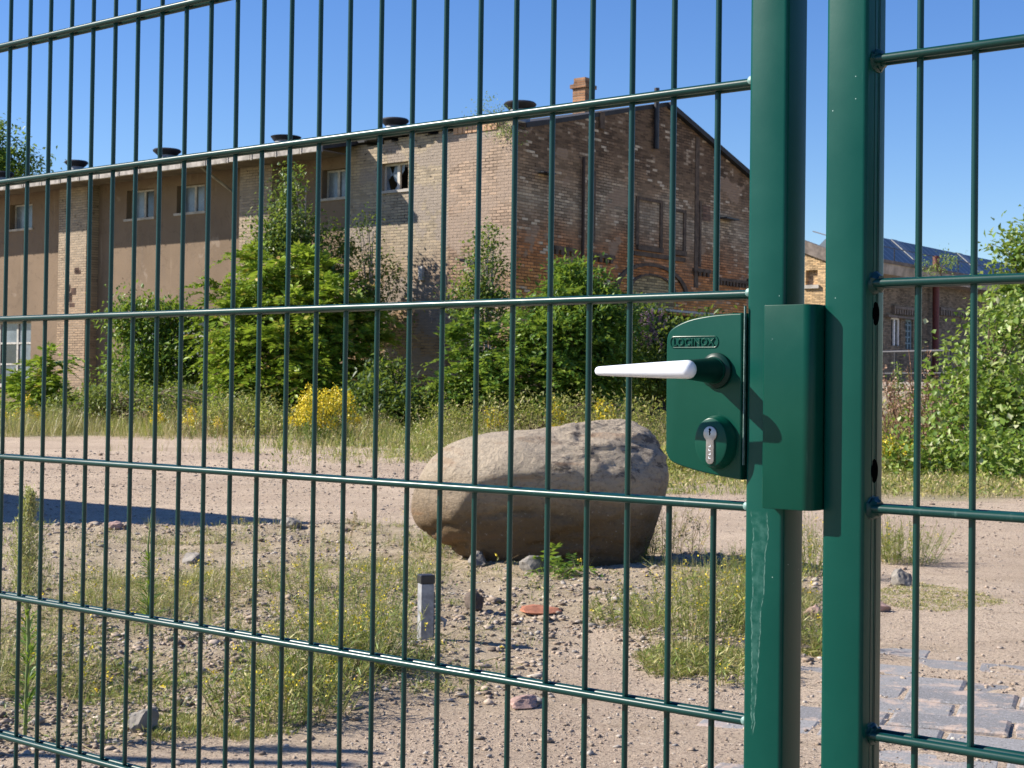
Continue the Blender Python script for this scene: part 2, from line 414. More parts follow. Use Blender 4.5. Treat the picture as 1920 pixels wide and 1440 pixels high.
for k in range(25):
    an = R(-54) + k / 24 * R(288); key.append((cyu + rc * math.cos(an), cyz + rc * math.sin(an)))
for k in range(9):
    an = math.pi + k / 8 * math.pi; key.append((cyu + hwid * math.cos(an), tail + hwid * math.sin(an)))
MB().prism(key, (-WF - .0146, -WF - .010), 'y').build('lock_cylinder', M_STEEL, lock, smooth=True, bevel=.0005, seg=2, ang=50)
kh = [(0, .0034), (.0013, .0026), (.0013, .0012), (.0004, .0002), (.0009, -.001), (.0001, -.0026), (-.0006, -.0026), (-.0003, -.001), (-.0008, .0003), (-.0004, .0012), (-.0011, .0024)]
MB().prism([(cyu - .0002 + a_ * 1.15, cyz + .0016 + b_ * 1.15) for a_, b_ in kh], (-WF - .01475, -WF - .0145), 'y').build('keyhole', M_BLACK, lock)
mbk = MB()
for k in range(4): mbk.box((cyu - .0011, -WF - .0148, tail + .001 + k * .0036), (cyu + .0011, -WF - .0145, tail + .0016 + k * .0036)).box((cyu - .0011 + (k % 2) * .0016, -WF - .01485, tail + .001 + k * .0036), (cyu - .0005 + (k % 2) * .0016, -WF - .0145, tail + .003 + k * .0036))
mbk.build('stamped_marks', M_GRIP, lock)

# the other leaf with its strike box
leaf2 = empty('fixed_gate_leaf', (GO[0], GO[1], 0), -TH, label='green mesh leaf on the right with drilled stile and strike box facing the lock', cat='gate leaf')
st2 = tube_box(.1245, .1645, ZB, ZT, 'stile', M_GREEN, leaf2)
tube_box(.665, .705, ZB, ZT, 'stile', M_GREEN, leaf2)
for i in range(9):
    u = .2053 + .05 * i
    u += rng.uniform(-.0005, .0005); MB().tube([(u, 0, ZB + .03), (u + rng.uniform(-.0006, .0006), 0, ZT - .03)], .003, 12).build('vertical_rod', M_ROD, leaf2, smooth=True)
V2 = VZ + .0061
for k in range(-4, 5):
    z = V2 + k * .2
    if z > ZT - .05: continue
    for wv in (.007, -.007):
        MB().tube([(.1640, -wv, z), (.666, -wv, z)], .004, 16).build('horizontal_rod', M_ROD, leaf2, smooth=True)
    # lumpy weld
    mb = MB(); vs = []; fs = []; n = 14; rr = np.random.RandomState(k + 50)
    for i in range(6):
        h = i / 5 * .0075
        for j in range(n):
            an = 2 * math.pi * j / n; rad = (.0118 - .0055 * (i / 5) ** .7) * (1 + .22 * rr.uniform(-1, 1)); vs.append((.1638 + h, rad * 1.25 * math.cos(an), z + rad * math.sin(an)))
    for i in range(5):
        for j in range(n): q = (j + 1) % n; fs.append((i * n + j, i * n + q, (i + 1) * n + q, (i + 1) * n + j))
    fs.append(tuple(range(5 * n, 6 * n))); mb.add(vs, fs)
    mb.build('weld_bead', M_ROD, leaf2, smooth=True)
for q in ((1637, 588), (1634.5, 883)):
    z = G(*q, 0)[1]
    mb = MB(); pr = [(.0001, .0006), (.0064, .0006), (.0068, .0003), (.0070, 0)]; vs = []; fs = []; n = 28
    for rr_, h in pr:
        for j in range(n): an = 2 * math.pi * j / n; vs.append((.1644 + h, .002 + rr_ * math.cos(an), z + rr_ * 1.55 * math.sin(an)))
    for i in range(3):
        for j in range(n): k2 = (j + 1) % n; fs.append((i * n + j, i * n + k2, (i + 1) * n + k2, (i + 1) * n + j))
    mb.add(vs, fs).build('hole_shade_disc', M_BLACK, leaf2)  # flat black disc, the shade of the hole put into its colour
mb = MB()
for y_ in (-.0035, .0035, .006): mb.box((.1643, y_ - .0004, ZB + .001), (.1649, y_ + .0004, ZT - .001))
mb.build('seam', M_ROD, st2)
WB = .0395
bl, bz0 = G(1428, 953, WB); bl = .0742; brt = .1245
ztop = G(1470, 571, WB)[1]; zbot = G(1470, 955.5, WB)[1]
prof = [(bl, -.0205), (bl, -WB + .001), (bl + .001, -WB)]
for k in range(9):
    an = k / 8 * math.pi / 2; rr_ = .010; prof.append((brt - .0005 - rr_ + rr_ * math.sin(an), -WB + rr_ - rr_ * math.cos(an)))
prof += [(brt - .0005, .012), (brt - .004, .012), (brt - .004, -.019), (brt - .03, -.0205)]
MB().prism(prof, (zbot, ztop), 'z').build('strike_box', M_LOCK, leaf2, smooth=True, bevel=.0008, seg=2, ang=50)

# ------------------------------------------------------------------ the brick workshop
BA = 0.664; BC = at(963, 700, 37.0); BC = np.array([BC[0], BC[1]])
BX = np.array([math.cos(BA), -math.sin(BA)]); BY = np.array([math.sin(BA), math.cos(BA)])
def plane_hit(px, py, o, nrm):
    r = ray(px, py); t = (o @ nrm) / (r[:2] @ nrm); return r * t + np.array([0, 0, CAM_H])
def LW(px, py, off=0.0):
    o = BC - BY * off; q = plane_hit(px, py, o, BY); return float((q[:2] - BC) @ BX), float(q[2])
def GW(px, py, off=0.0):
    o = BC + BX * off; q = plane_hit(px, py, o, BX); return float((q[:2] - BC) @ BY), float(q[2])
def brick_mat(name, axis, zones, mortar=(.30, .26, .21), pale=None, dark=.4, chips=.5, patch=None, bw=.25, bh=.077, rv=.42, joint=(.03, .024, .02)):
    """zones: list of (height, colour) from the ground up; brick by brick variation, worn mortar, soot and render patches"""
    t = NT(name); x, y, z = t.xyz(); h = x if axis == 'x' else y
    wz = t.math('ADD', z, t.math('MULTIPLY', t.math('SUBTRACT', t.noise(.55, det=5), .5), 2.2))
    zl = zones[0][0]; zh_ = zones[-1][0]
    f = t.math('DIVIDE', t.math('SUBTRACT', wz, zl), zh_ - zl, clamp=True)
    c = t.ramp(f, [((a - zl) / (zh_ - zl), b) for a, b in zones])
    uv = t.vec(h, z, 0.0)
    row = t.math('FLOOR', t.math('DIVIDE', z, bh)); odd = t.math('MODULO', row, 2.0)
    cell = t.math('FLOOR', t.math('ADD', t.math('DIVIDE', h, bw), t.math('MULTIPLY', odd, .5)))
    wn = t.n('ShaderNodeTexWhiteNoise', _noise_dimensions='2D'); t.set(wn.inputs['Vector'], t.vec(cell, row, 0.0)); rnd = wn.outputs['Value']
    c = t.mix(1.0, c, t.ramp(rnd, [(0, (1 - rv, 1 - rv, 1 - rv)), (.5, (1, 1, 1)), (1, (1 + rv * .7, 1 + rv * .6, 1 + rv * .45))]), 'MULTIPLY')
    if pale:
        thr, colp = pale; cl = t.step(t.noise(1.1, det=3), .42, .62)
        c = t.mix(t.math('MULTIPLY', t.step(rnd, thr, thr + .01), cl), c, colp)
    fx = t.math('FRACT', t.math('ADD', t.math('DIVIDE', h, bw), t.math('MULTIPLY', odd, .5))); fz = t.math('FRACT', t.math('DIVIDE', z, bh))
    wob = t.math('MULTIPLY', t.math('SUBTRACT', t.noise(14, det=3), .5), .12)
    dx = t.math('MULTIPLY', t.math('MINIMUM', fx, t.math('SUBTRACT', 1.0, fx)), bw / bh); dz = t.math('MINIMUM', fz, t.math('SUBTRACT', 1.0, fz))
    d = t.math('ADD', t.math('MINIMUM', dx, dz), wob); mort = t.step(d, .15, .07)
    ero = t.step(t.noise(.9, det=4), .40, .62)                               # joints washed out here, flush there
    c = t.mix(t.math('MULTIPLY', mort, .85), c, t.mix(ero, mortar, joint))
    st = t.step(t.noise(1.3, t.scale(t.obj(), (1, 1, .35)), det=7, rough=.7), .48, .72)
    c = t.mix(t.math('MULTIPLY', st, dark), c, (.035, .028, .025))
    hole = t.step(t.noise(7, t.scale(t.obj(), (1, 1, 1.6)), det=5, rough=.7), .63, .67)
    c = t.mix(t.math('MULTIPLY', hole, chips), c, (.02, .016, .014))
    rend = None
    if patch:
        rend = t.step(t.noise(.8, t.vec(h, t.math('MULTIPLY', z, 1.3), 4.0), det=5, rough=.55), patch[0], patch[0] + .04)
        c = t.mix(t.math('MULTIPLY', rend, .85), c, t.mix(t.noise(6), patch[1], tuple(q * .72 for q in patch[1])))
    hgt = t.math('SUBTRACT', t.math('SUBTRACT', 1.0, t.math('MULTIPLY', mort, .6)), t.math('MULTIPLY', hole, 1.5))
    hgt = t.math('ADD', hgt, t.math('MULTIPLY', t.noise(9), .6))
    return t.done(c, .9, t.bump(hgt, .8, .03), spec=.15)
M_BRICK_SUN = brick_mat("worn yellow brick", 'x', [(0, (.28, .20, .14)), (2.2, (.34, .23, .13)), (3.6, (.31, .225, .16)), (5.2, (.345, .285, .205)), (8, (.345, .285, .205))], (.30, .25, .20), dark=.26, chips=.85, patch=(.50, (.33, .275, .23)), rv=.24, joint=(.045, .033, .026))
M_BRICK_PIER = brick_mat("worn pier brick", 'x', [(0, (.28, .19, .13)), (3, (.32, .20, .12)), (4.5, (.30, .21, .15)), (5.5, (.37, .27, .20)), (8, (.37, .28, .21))], (.31, .25, .20), dark=.22, chips=.9, patch=(.48, (.36, .275, .215)), rv=.26, joint=(.05, .035, .028))
M_BRICK_PIL = brick_mat("pilaster brick", 'x', [(0, (.31, .23, .165)), (3, (.33, .235, .16)), (5.5, (.33, .265, .195)), (8, (.32, .265, .20))], (.29, .24, .19), dark=.2, chips=.6, rv=.2, joint=(.11, .085, .065))
M_BRICK_GABLE = brick_mat("sooty red brick", 'y', [(0, (0.543, 0.36, 0.171)), (2.4, (0.566, 0.347, 0.146)), (3.3, (0.637, 0.279, 0.085)), (4.4, (0.555, 0.217, 0.083)), (5.2, (0.366, 0.223, 0.134)), (5.9, (0.448, 0.347, 0.244)), (6.6, (0.354, 0.229, 0.14)), (7.3, (0.189, 0.118, 0.073)), (9.5, (0.159, 0.099, 0.063))],
                          (.27, .175, .105), pale=(.85, (.66, .51, .36)), dark=.48, chips=.8, rv=.40, joint=(.045, .028, .019), patch=(.60, (.42, .28, .185)))
def plaster(name, col):
    t = NT(name); x, y, z = t.xyz()
    c = t.mix(t.step(t.noise(.5, det=6), .35, .7), col, tuple(q * .80 for q in col))
    run = t.step(t.noise(2.2, t.scale(t.obj(), (1, 1, .12)), det=6, rough=.7), .52, .75)
    c = t.mix(t.math('MULTIPLY', run, .35), c, (.16, .13, .11)); c = t.mix(t.math('MULTIPLY', t.step(t.noise(3.1, t.scale(t.obj(), (1, 1, .1)), det=4), .60, .72), .22), c, (.50, .40, .30))
    sp = t.step(t.noise(2.4, det=3), .73, .76); c = t.mix(sp, c, (.10, .07, .05))
    cr = t.step(t.math('ABSOLUTE', t.math('SUBTRACT', t.noise(.8, det=7, rough=.6, dist=.6), .5)), .008, .002); c = t.mix(t.math('MULTIPLY', cr, .28), c, (.06, .045, .035))
    bl = t.step(t.noise(.9, t.vec(x, z, 5.0), det=5), .62, .66); c = t.mix(t.math('MULTIPLY', bl, .5), c, (.30, .24, .19))
    g = t.noise(38, det=3); c = t.mix(t.math('MULTIPLY', t.step(g, .4, .7), .25), c, tuple(q * .55 for q in col))
    return t.done(c, .95, t.bump(g, .5, .02), spec=.1)
M_PLASTER = plaster("brown roughcast", (.215, .158, .112))
M_WOODG = simple("weathered fascia board", (.30, .275, .25), .85, var=.35, scale=5, bump=.3)
M_SOFFIT = simple("dark soffit boards", (.10, .075, .055), .9, var=.4, scale=3)
M_TAR = simple("tarred roofing", (.025, .024, .026), .8, var=.3, scale=2)
M_SHEET = simple("dark sheet metal", (.03, .03, .035), .5, .3, .3, 6)
M_VENTG = simple("grey vent drum", (.22, .23, .25), .6, .2, .2, 6)
M_FRAME_W = simple("grey white window frame", (.38, .36, .33), .7, var=.25, scale=12)
M_CONC = simple("concrete", (.36, .33, .29), .9, var=.2, scale=3, bump=.5)
M_ROOMSHADE = simple("interior shade black", (.012, .011, .012), .9, var=.2, bump=0)  # near-black colour stands in for the shade of unlit rooms
def glass_mat(name, col, rough=.12):
    t = NT(name); return t.done(t.mix(t.step(t.noise(3, det=5), .35, .7), col, tuple(q * .6 for q in col)), t.math('ADD', rough, t.math('MULTIPLY', t.noise(7), .25)), spec=.7)
M_GLASS = glass_mat("dusty window glass", (.15, .18, .21)); M_GLASS_D = glass_mat("dark window glass", (.02, .025, .03))

shop = empty('brick_workshop', (BC[0], BC[1], 0), -BA, label='long derelict brick workshop with brown plaster bays, gable end and roof vents', cat='building')
WLEN, BDEP = 36.0, 13.7
EAVE_OFF = 1.42
ez = [LW(px, py, EAVE_OFF)[1] for px, py in ((0, 356), (300, 319), (445, 303), (590, 283))]
EZ = float(np.mean(ez))                                    # underside of the fascia
zc_ = LW(905, 236)[1]                                      # top of the ragged brick wall at the corner
ry, RZ = GW(1243, 189); RY = 6.85
zr_ = GW(1395, 316); slope = (RZ - zr_[1]) / (zr_[0] - RY)
def roof_z(y): return RZ - slope * abs(y - RY)
def wall_open(mb, x0, x1, z0, z1, ops, y, depth, mk, rev=True):
    """sheet with openings; reveals go depth deep. mk(a, z, y) places a point"""
    xs = sorted({x0, x1, *[o[0] for o in ops], *[o[1] for o in ops]}); zs = sorted({z0, z1, *[o[2] for o in ops], *[o[3] for o in ops]})
    xs = [q for q in xs if x0 - 1e-6 <= q <= x1 + 1e-6]; zs = [q for q in zs if z0 - 1e-6 <= q <= z1 + 1e-6]
    for i in range(len(xs) - 1):
        for j in range(len(zs) - 1):
            cx, cz = (xs[i] + xs[i + 1]) / 2, (zs[j] + zs[j + 1]) / 2
            if any(o[0] < cx < o[1] and o[2] < cz < o[3] for o in ops): continue
            mb.quad(mk(xs[i], zs[j], y), mk(xs[i + 1], zs[j], y), mk(xs[i + 1], zs[j + 1], y), mk(xs[i], zs[j + 1], y))
    for a, b, c, d in ops:
        for (p, q) in (((a, c), (b, c)), ((b, c), (b, d)), ((b, d), (a, d)), ((a, d), (a, c))):
            mb.quad(mk(*p, y), mk(*q, y), mk(*q, y + depth), mk(*p, y + depth))
mkL = lambda a, z, y: (a, y, z)
mkG = lambda a, z, y: (-y, a, z)
def opn(x0, y0, x1, y1):
    a, zt = LW(x0, (y0)); b, zb = LW(x1, (y1)); zt = LW((x0 + x1) / 2, y0)[1]; zb = LW((x0 + x1) / 2, y1)[1]
    return (a, b, zb, zt)
OP = [opn(19, 382, 60, 429), opn(238, 355, 288, 409), opn(332, 346, 383, 398), opn(604, 317, 648, 371)]
LO = [opn(-42, 604, 56, 722), opn(232, 597, 384, 700)]
BR = [opn(714, 305, 767, 357)]
xp = LW(657, 300)[0]
far = []
for k in range(3):
    x_ = OP[0][0] - 3.4 - k * 3.2; far.append((x_, x_ + 1.1, OP[1][2], OP[1][3]))
mb = MB(); wall_open(mb, -WLEN, xp, -.3, EZ + .35, OP + LO + far, 0, .32, mkL); mb.box((-WLEN, .34, -.3), (-WLEN + .3, BDEP, EZ))
mb.build('plaster_wall', M_PLASTER, shop)
mb = MB(); wall_open(mb, xp, 0, -.3, LW(760, 262)[1] - .1, BR, -.04, .36, mkL); mb.quad((xp, -.04, -.3), (xp, -.04, EZ + .3), (xp, .1, EZ + .3), (xp, .1, -.3))
# ragged wall head, brick by brick
xq = xp; ztopw = LW(760, 262)[1] - .1; rr = np.random.RandomState(4)
while xq < -.02:
    w_ = rr.choice([.125, .25, .25, .38]); x2 = min(xq + w_, 0); t = (xq - xp) / (-xp)
    top = ztopw + (zc_ - ztopw) * min(1, t * 1.25) + rr.choice([0, .077, .077, .154]) * (1.0 if t < .7 else .5)
    mb.quad((xq, -.04, ztopw), (x2, -.04, ztopw), (x2, -.04, top), (xq, -.04, top)); mb.quad((xq, -.04, top), (x2, -.04, top), (x2, .34, top), (xq, .34, top)); mb.quad((x2, -.04, ztopw), (x2, .34, ztopw), (x2, .34, top), (x2, -.04, top)); xq = x2
bw_ = mb.build('brick_wall', M_BRICK_SUN, shop)
px0 = LW(842, 400, .1)[0]
MB().box((px0, -.13, -.3), (-.001, -.041, zc_ - .35)).build('corner_pier', M_BRICK_PIER, shop)
M_STONE = simple("orange capstones", (.42, .26, .16), .9, var=.3, scale=4, bump=.4)
mb = MB()
for k in range(9): a_ = LW(853, 240)[0]; b_ = LW(935, 232)[0]; u_ = a_ + (b_ - a_) * k / 9; mb.box((u_ + .012, -.07, zc_ - .14), (u_ + (b_ - a_) / 9 - .012, .30, zc_ + .10 + .02 * math.sin(k * 2.3)))
mb.build('coping', M_STONE, shop)
for (x0_, x1_) in ((109, 161), (447, 507)):
    a_ = LW(x0_, 500, .45)[0]; b_ = LW(x1_, 500, .45)[0]; MB().box((a_, -.45, -.3), (b_, -.002, EZ + .32)).build('pilaster', M_BRICK_PIL, shop)
for k in range(2): a_ = OP[0][0] - 6.0 - k * 7.5; MB().box((a_, -.45, -.3), (a_ + 1.05, -.002, EZ + .32)).build('pilaster', M_BRICK_PIL, shop)
# knocked holes in the left pilaster, drawn as dark patches on its face
a_, z_ = LW(136, 552, .46); mb = MB(); rr = np.random.RandomState(8)
for k in range(11): dx, dz = rr.uniform(-.32, .32), rr.uniform(-.75, .75); mb.box((a_ + dx - .12, -.456, z_ + dz - .08), (a_ + dx + rr.uniform(.05, .15), -.451 - .002 * rr.rand(), z_ + dz + rr.uniform(.0, .22)))
mb.build('broken_brick_hole', simple("dark broken brick", (.06, .03, .02), .95, var=.5, scale=6), shop)
def window(op, cols, rows, depth, yb, mats, parent, broken=None, name='window'):
    x0, x1, z0, z1 = op; fr = .05; mb = MB(); y0, y1 = yb + depth - .10, yb + depth - .04
    mb.box((x0, y0, z0), (x0 + fr, y1, z1)).box((x1 - fr, y0, z0), (x1, y1, z1)).box((x0 + fr, y0, z0), (x1 - fr, y1, z0 + fr)).box((x0 + fr, y0, z1 - fr), (x1 - fr, y1, z1))
    for k in range(1, cols): xm = x0 + (x1 - x0) * k / cols; mb.box((xm - .045, y0 - .01, z0 + fr), (xm + .045, y1 - .002, z1 - fr))
    for k in range(1, rows):
        zm = z0 + (z1 - z0) * k / rows
        for c in range(cols): mb.box((x0 + (x1 - x0) * c / cols + .046, y0, zm - .03), (x0 + (x1 - x0) * (c + 1) / cols - .046, y1 - .004, zm + .03))
    wn = mb.build(name, mats[0], parent)
    pm = MB()
    if broken is None:
        pm.mi = 0
        for r_ in range(rows):
            for c in range(cols):
                pm.mi = (r_ * 3 + c * 2 + int(x0 * 7)) % 4 == 0
                pm.box((x0 + (x1 - x0) * c / cols + .02, y1 - .03, z0 + (z1 - z0) * r_ / rows + .02), (x0 + (x1 - x0) * (c + 1) / cols - .02, y1 - .02, z0 + (z1 - z0) * (r_ + 1) / rows - .02))
        pm.mi = 0
        pn = pm.build('pane', [mats[1], mats[2]], wn)
    else:
        for poly in broken: pm.prism([(x0 + (x1 - x0) * a, z0 + (z1 - z0) * b) for a, b in poly], (y1 - .03, y1 - .02), 'y')
        pm.build('pane', mats[1], wn)
    MB().quad((x0 - .1, yb + depth + .6, z0 - .1), (x1 + .1, yb + depth + .6, z0 - .1), (x1 + .1, yb + depth + .6, z1 + .1), (x0 - .1, yb + depth + .6, z1 + .1)).build('room_shade_sheet', M_ROOMSHADE, wn)  # dark sheet behind the panes in place of an unlit room
    MB().box((x0 - .08, yb - .05, z0 - .07), (x1 + .08, yb + .12, z0 - .002)).build('sill', M_CONC, wn)
for o_ in OP + far: window(o_, 2, 1, .30, 0, (M_FRAME_W, M_GLASS, M_GLASS_D), shop)
window(LO[0], 3, 3, .30, 0, (M_FRAME_W, M_GLASS, M_GLASS_D), shop); window(LO[1], 5, 3, .30, 0, (M_FRAME_W, M_GLASS, M_GLASS_D), shop)
window(BR[0], 2, 1, .30, -.04, (simple("bleached frame", (.5, .46, .40), .8), M_GLASS, M_GLASS_D), shop,
       broken=[[(.0, 0), (.0, 1), (.12, 1), (.26, .62), (.10, .45), (.2, 0)], [(.26, .62), (.36, 1), (.42, 1), (.42, .30), (.34, .40)], [(.42, .22), (.42, 0), (.3, 0)],
               [(.58, 1), (.70, 1), (.66, .75), (.58, .6)], [(.86, 1), (1, 1), (1, .0), (.8, 0), (.93, .25), (.84, .55), (.90, .75)]])
# roof, fascia, braces
xg = LW(606, 280, EAVE_OFF)[0]
def slab(mb, x0, x1, y0, y1, th):
    z0, z1 = roof_z(y0) if y0 >= 0 else EZ + .16, roof_z(y1)
    mb.add([(x0, y0, z0), (x1, y0, z0), (x1, y1, z1), (x0, y1, z1), (x0, y0, z0 - th), (x1, y0, z0 - th), (x1, y1, z1 - th), (x0, y1, z1 - th)],
           [(0, 1, 2, 3), (7, 6, 5, 4), (0, 4, 5, 1), (1, 5, 6, 2), (2, 6, 7, 3), (3, 7, 4, 0)])
# front slope has to reach EZ at the fascia
mb = MB(); slab(mb, -WLEN - .4, xg, -EAVE_OFF, RY - .001, .12)
zj = EZ + .16 + (RZ - EZ - .16) * ((EAVE_OFF + .35) / (EAVE_OFF + RY))
mb.add([(xg, .36, zj), (.02, .36, zc_ + .02), (.02, RY - .001, RZ), (xg, RY - .001, RZ), (xg, .36, zj - .12), (.02, .36, zc_ - .1), (.02, RY - .001, RZ - .12), (xg, RY - .001, RZ - .12)], [(0, 1, 2, 3), (7, 6, 5, 4), (0, 4, 5, 1), (1, 5, 6, 2), (2, 6, 7, 3)])
slab(mb, -WLEN - .4, .13, RY + .001, BDEP + .3, .14)
roof = mb.build('roof', M_TAR, shop)
mb = MB(); x_ = -WLEN - .4; rr = np.random.RandomState(3)
while x_ < xg - .01:
    x2 = min(x_ + .95, xg); dz = rr.uniform(-.012, .012); mb.box((x_ + .012, -EAVE_OFF - .13, EZ + dz - .04), (x2 - .012, -EAVE_OFF - .002, EZ + .15 + dz)); mb.box((x_ + .05, -EAVE_OFF - .15, EZ - .05), (x_ + .09, -EAVE_OFF - .131, EZ + .16)); x_ = x2
mb.build('gutter', M_WOODG, roof)
mb = MB(); mb.box((-WLEN, -EAVE_OFF + .01, EZ - .005), (xg - .02, -.452, EZ + .03)); mb.build('soffit', M_SOFFIT, roof)
mb = MB()
for px_ in (436,): x_ = LW(px_, 330)[0]; mb.tube([(x_, -.01, EZ - .55), (x_, -1.15, EZ + .0)], .04, 8)
mb.build('brace', M_WOODG, roof)
mb = MB(); rr = np.random.RandomState(9)                   # rotten lath and felt along the broken wall head
for k in range(16):
    t = k / 15; x_ = xp + .1 + (LW(850, 250)[0] - xp) * t; z_ = ztopw + .12 + (zc_ - ztopw) * t * .9
    mb.box((x_, -.16 - .2 * rr.rand(), z_ + rr.uniform(-.02, .06)), (x_ + rr.uniform(.2, .55), .3, z_ + rr.uniform(.09, .16)))
mb.build('rotten_wall_plate', M_TAR, roof)
def vent(px, ptop, pbot, wpx, tray=False):
    q = plane_hit(px, pbot, BC + BY * .9, BY); x_ = float((q[:2] - BC) @ BX); zt = float(plane_hit(px, ptop, BC + BY * .9, BY)[2])
    Yd = float(q[1]); r_ = wpx / F_PX * Yd * .5; c = (x_, .9, 0); zb = EZ + .2
    if tray:
        v = MB().lathe([(r_ * .72, zb), (r_ * .72, zt - .12)], 20, c).build('roof_vent', M_VENTG, shop, smooth=True)
        MB().lathe([(r_ * .8, zt - .12), (r_, zt), (r_ * .96, zt + .01), (r_ * .3, zt - .03)], 24, c).build('vent_cap', M_SHEET, v, smooth=True); return
    v = MB().lathe([(r_ * .62, zb), (r_ * .62, zt - .22), (r_ * .60, zt - .2)], 24, c).build('roof_vent', M_VENTG, shop, smooth=True)
    MB().lathe([(r_ * .66, zt - .21), (r_ * .97, zt - .10), (r_, zt - .06), (r_ * .9, zt - .02), (r_ * .4, zt), (.01, zt + .01)], 28, c).build('vent_cap', M_SHEET, v, smooth=True)
vent(143, 301, 315, 44); vent(313, 279, 296, 53); vent(536, 257, 272, 58, True); vent(740, 222, 240, 54); vent(975, 191, 214, 62); vent(-60, 318, 330, 44); vent(4, 322, 334, 44)
# gable wall with arches and blind niches
gops = []
n1 = (GW(1197, 420)[0], GW(1236, 420)[0], GW(1216, 462)[1], GW(1216, 378)[1]); n2 = (GW(1265, 430)[0], GW(1280, 430)[0], GW(1272, 470)[1], GW(1272, 398)[1])
ac = GW(1222, 552); ar_in = GW(1262, 552)[0] - ac[0]; ar_out = GW(1289, 552)[0] - ac[0]; ah = GW(1222, 494)[1] - ac[1]
mb = MB(); zs = zr_[1] - .1
zl_ = zc_ - .05
zo = GW(1290, 592)[1]; do = (GW(1178, 650)[0], GW(1398, 650)[0], -.25, zo)
wall_open(mb, 0, BDEP, -.3, 5.0, [n1, n2], 0, .14, mkG) if False else wall_open(mb, 0, BDEP, -.3, 5.0, [n1, n2, do], 0, .4, mkG)
ys = list(np.linspace(0, RY, 9)) + list(np.linspace(RY, BDEP, 9))[1:]
for i in range(len(ys) - 1):
    a, b = ys[i], ys[i + 1]; za = (zl_ + (RZ - .05 - zl_) * a / RY) if a <= RY else roof_z(a) - .1; zb2 = (zl_ + (RZ - .05 - zl_) * b / RY) if b <= RY else roof_z(b) - .1
    mb.quad((0, a, 5.0), (0, b, 5.0), (0, b, zb2), (0, a, za))
mb.build('gable_wall', M_BRICK_GABLE, shop)
M_SOOT = simple("sooty trim brick", (.11, .072, .048), .92, var=.4, scale=6, bump=.4)
M_REDB = brick_mat("reddish infill brick", 'y', [(0, (.20, .12, .08)), (6, (.22, .13, .09))], (.16, .12, .1), dark=.5)
M_YELB = brick_mat("yellow arch infill brick", 'y', [(0, (.42, .31, .16)), (6, (.42, .31, .16))], (.2, .15, .1), dark=.3)
for n_ in (n1, n2):
    MB().box((-.16, n_[0], n_[2]), (-.141, n_[1], n_[3])).build('blocked_window', M_REDB, shop)
    MB().box((.002, n_[0] - .12, n_[2] - .14), (.09, n_[1] + .12, n_[2] - .01)).build('sill', M_SOOT, shop)
    mb = MB(); mb.box((.002, n_[0] - .15, n_[2]), (.035, n_[0] - .012, n_[3])).box((.002, n_[0] - .15, n_[3] + .004), (.035, n_[1] + .15, n_[3] + .09)).box((.002, n_[1] + .012, n_[2]), (.035, n_[1] + .15, n_[3])); mb.build('window_surround', M_SOOT, shop)
def arch(cy, cz, rin, rout, hs, name='arch'):
    mb = MB(); n = 20; P = []
    for k in range(n + 1):
        an = math.pi * k / n; P.append((math.cos(an), math.sin(an)))
    for k in range(n):
        (c0, s0), (c1, s1) = P[k], P[k + 1]
        def pt(r, c, s, x): return (x, cy + r * c, cz + r * s * hs)
        for x in (.06,): mb.quad(pt(rin, c0, s0, x), pt(rout, c0, s0, x), pt(rout, c1, s1, x), pt(rin, c1, s1, x))
        mb.quad(pt(rout, c0, s0, .06), pt(rout, c0, s0, .0), pt(rout, c1, s1, .0), pt(rout, c1, s1, .06)); mb.quad(pt(rin, c0, s0, .06), pt(rin, c0, s0, .0), pt(rin, c1, s1, .0), pt(rin, c1, s1, .06))
    return mb.build(name, M_SOOT, shop)
hs_ = ah / ar_out
arch(ac[0], ac[1], ar_out * .90, ar_out, hs_); arch(ac[0], ac[1], ar_out * .60, ar_out * .655, hs_)
mb = MB(); poly = [(ac[0] + ar_out * .6 * math.cos(math.pi * k / 16), ac[1] + ar_out * .6 * hs_ * math.sin(math.pi * k / 16)) for k in range(17)]; poly = [(q_[0], max(q_[1], zo + .1)) for q_ in poly]; poly = [(poly[0][0], zo + .05)] + poly + [(poly[-1][0], zo + .05)]
mb.prism(poly, (.002, .02), 'x'); mb.build('arch_infill', M_YELB, shop)
c2 = GW(1057, 552); arch(c2[0], c2[1], (GW(1082, 552)[0] - c2[0]) * .88, GW(1082, 552)[0] - c2[0], (GW(1057, 496)[1] - c2[1]) / (GW(1082, 552)[0] - c2[0]))
def gbar(x0, y0, x1, y1, th, mat, name, off=.05):
    a = GW(x0, y0); b = GW(x1, y1); MB().box((.002, min(a[0], b[0]), min(a[1], b[1])), (off, max(a[0], b[0]), max(a[1], b[1]))).build(name, mat, shop)
def gband(x0, y0, x1, th, n, name='dentil_band'):
    a = GW(x0, y0); b = GW(x1, y0); mb = MB(); mb.box((.002, a[0], a[1] - th), (.07, b[0], a[1]))
    for k in range(n): u = a[0] + (b[0] - a[0]) * (k + .2) / n; mb.box((.002, u, a[1] - th - .12), (.06, u + (b[0] - a[0]) / n * .5, a[1] - th - .001))
    mb.build(name, M_SOOT, shop)
gband(1037, 460, 1077, .10, 4); gband(1109, 474, 1150, .10, 4); gband(1186, 470, 1282, .12, 0); gband(1298, 502, 1330, .1, 4); gband(1347, 521, 1400, .08, 9); gband(1400, 523, 1440, .08, 6)
a = GW(1090, 295); b = GW(1090, 515); MB().tube([(.08, a[0], a[1]), (.08, a[0], b[1])], .045, 8).build('rusty_pipe', simple("rust brown pipe", (.05, .03, .022), .8), shop, smooth=True)
a = GW(1226, 166); b = GW(1226, 280); MB().tube([(.1, a[0], a[1]), (.1, a[0], b[1])], .075, 10).build('flue_pipe', M_SHEET, shop, smooth=True)
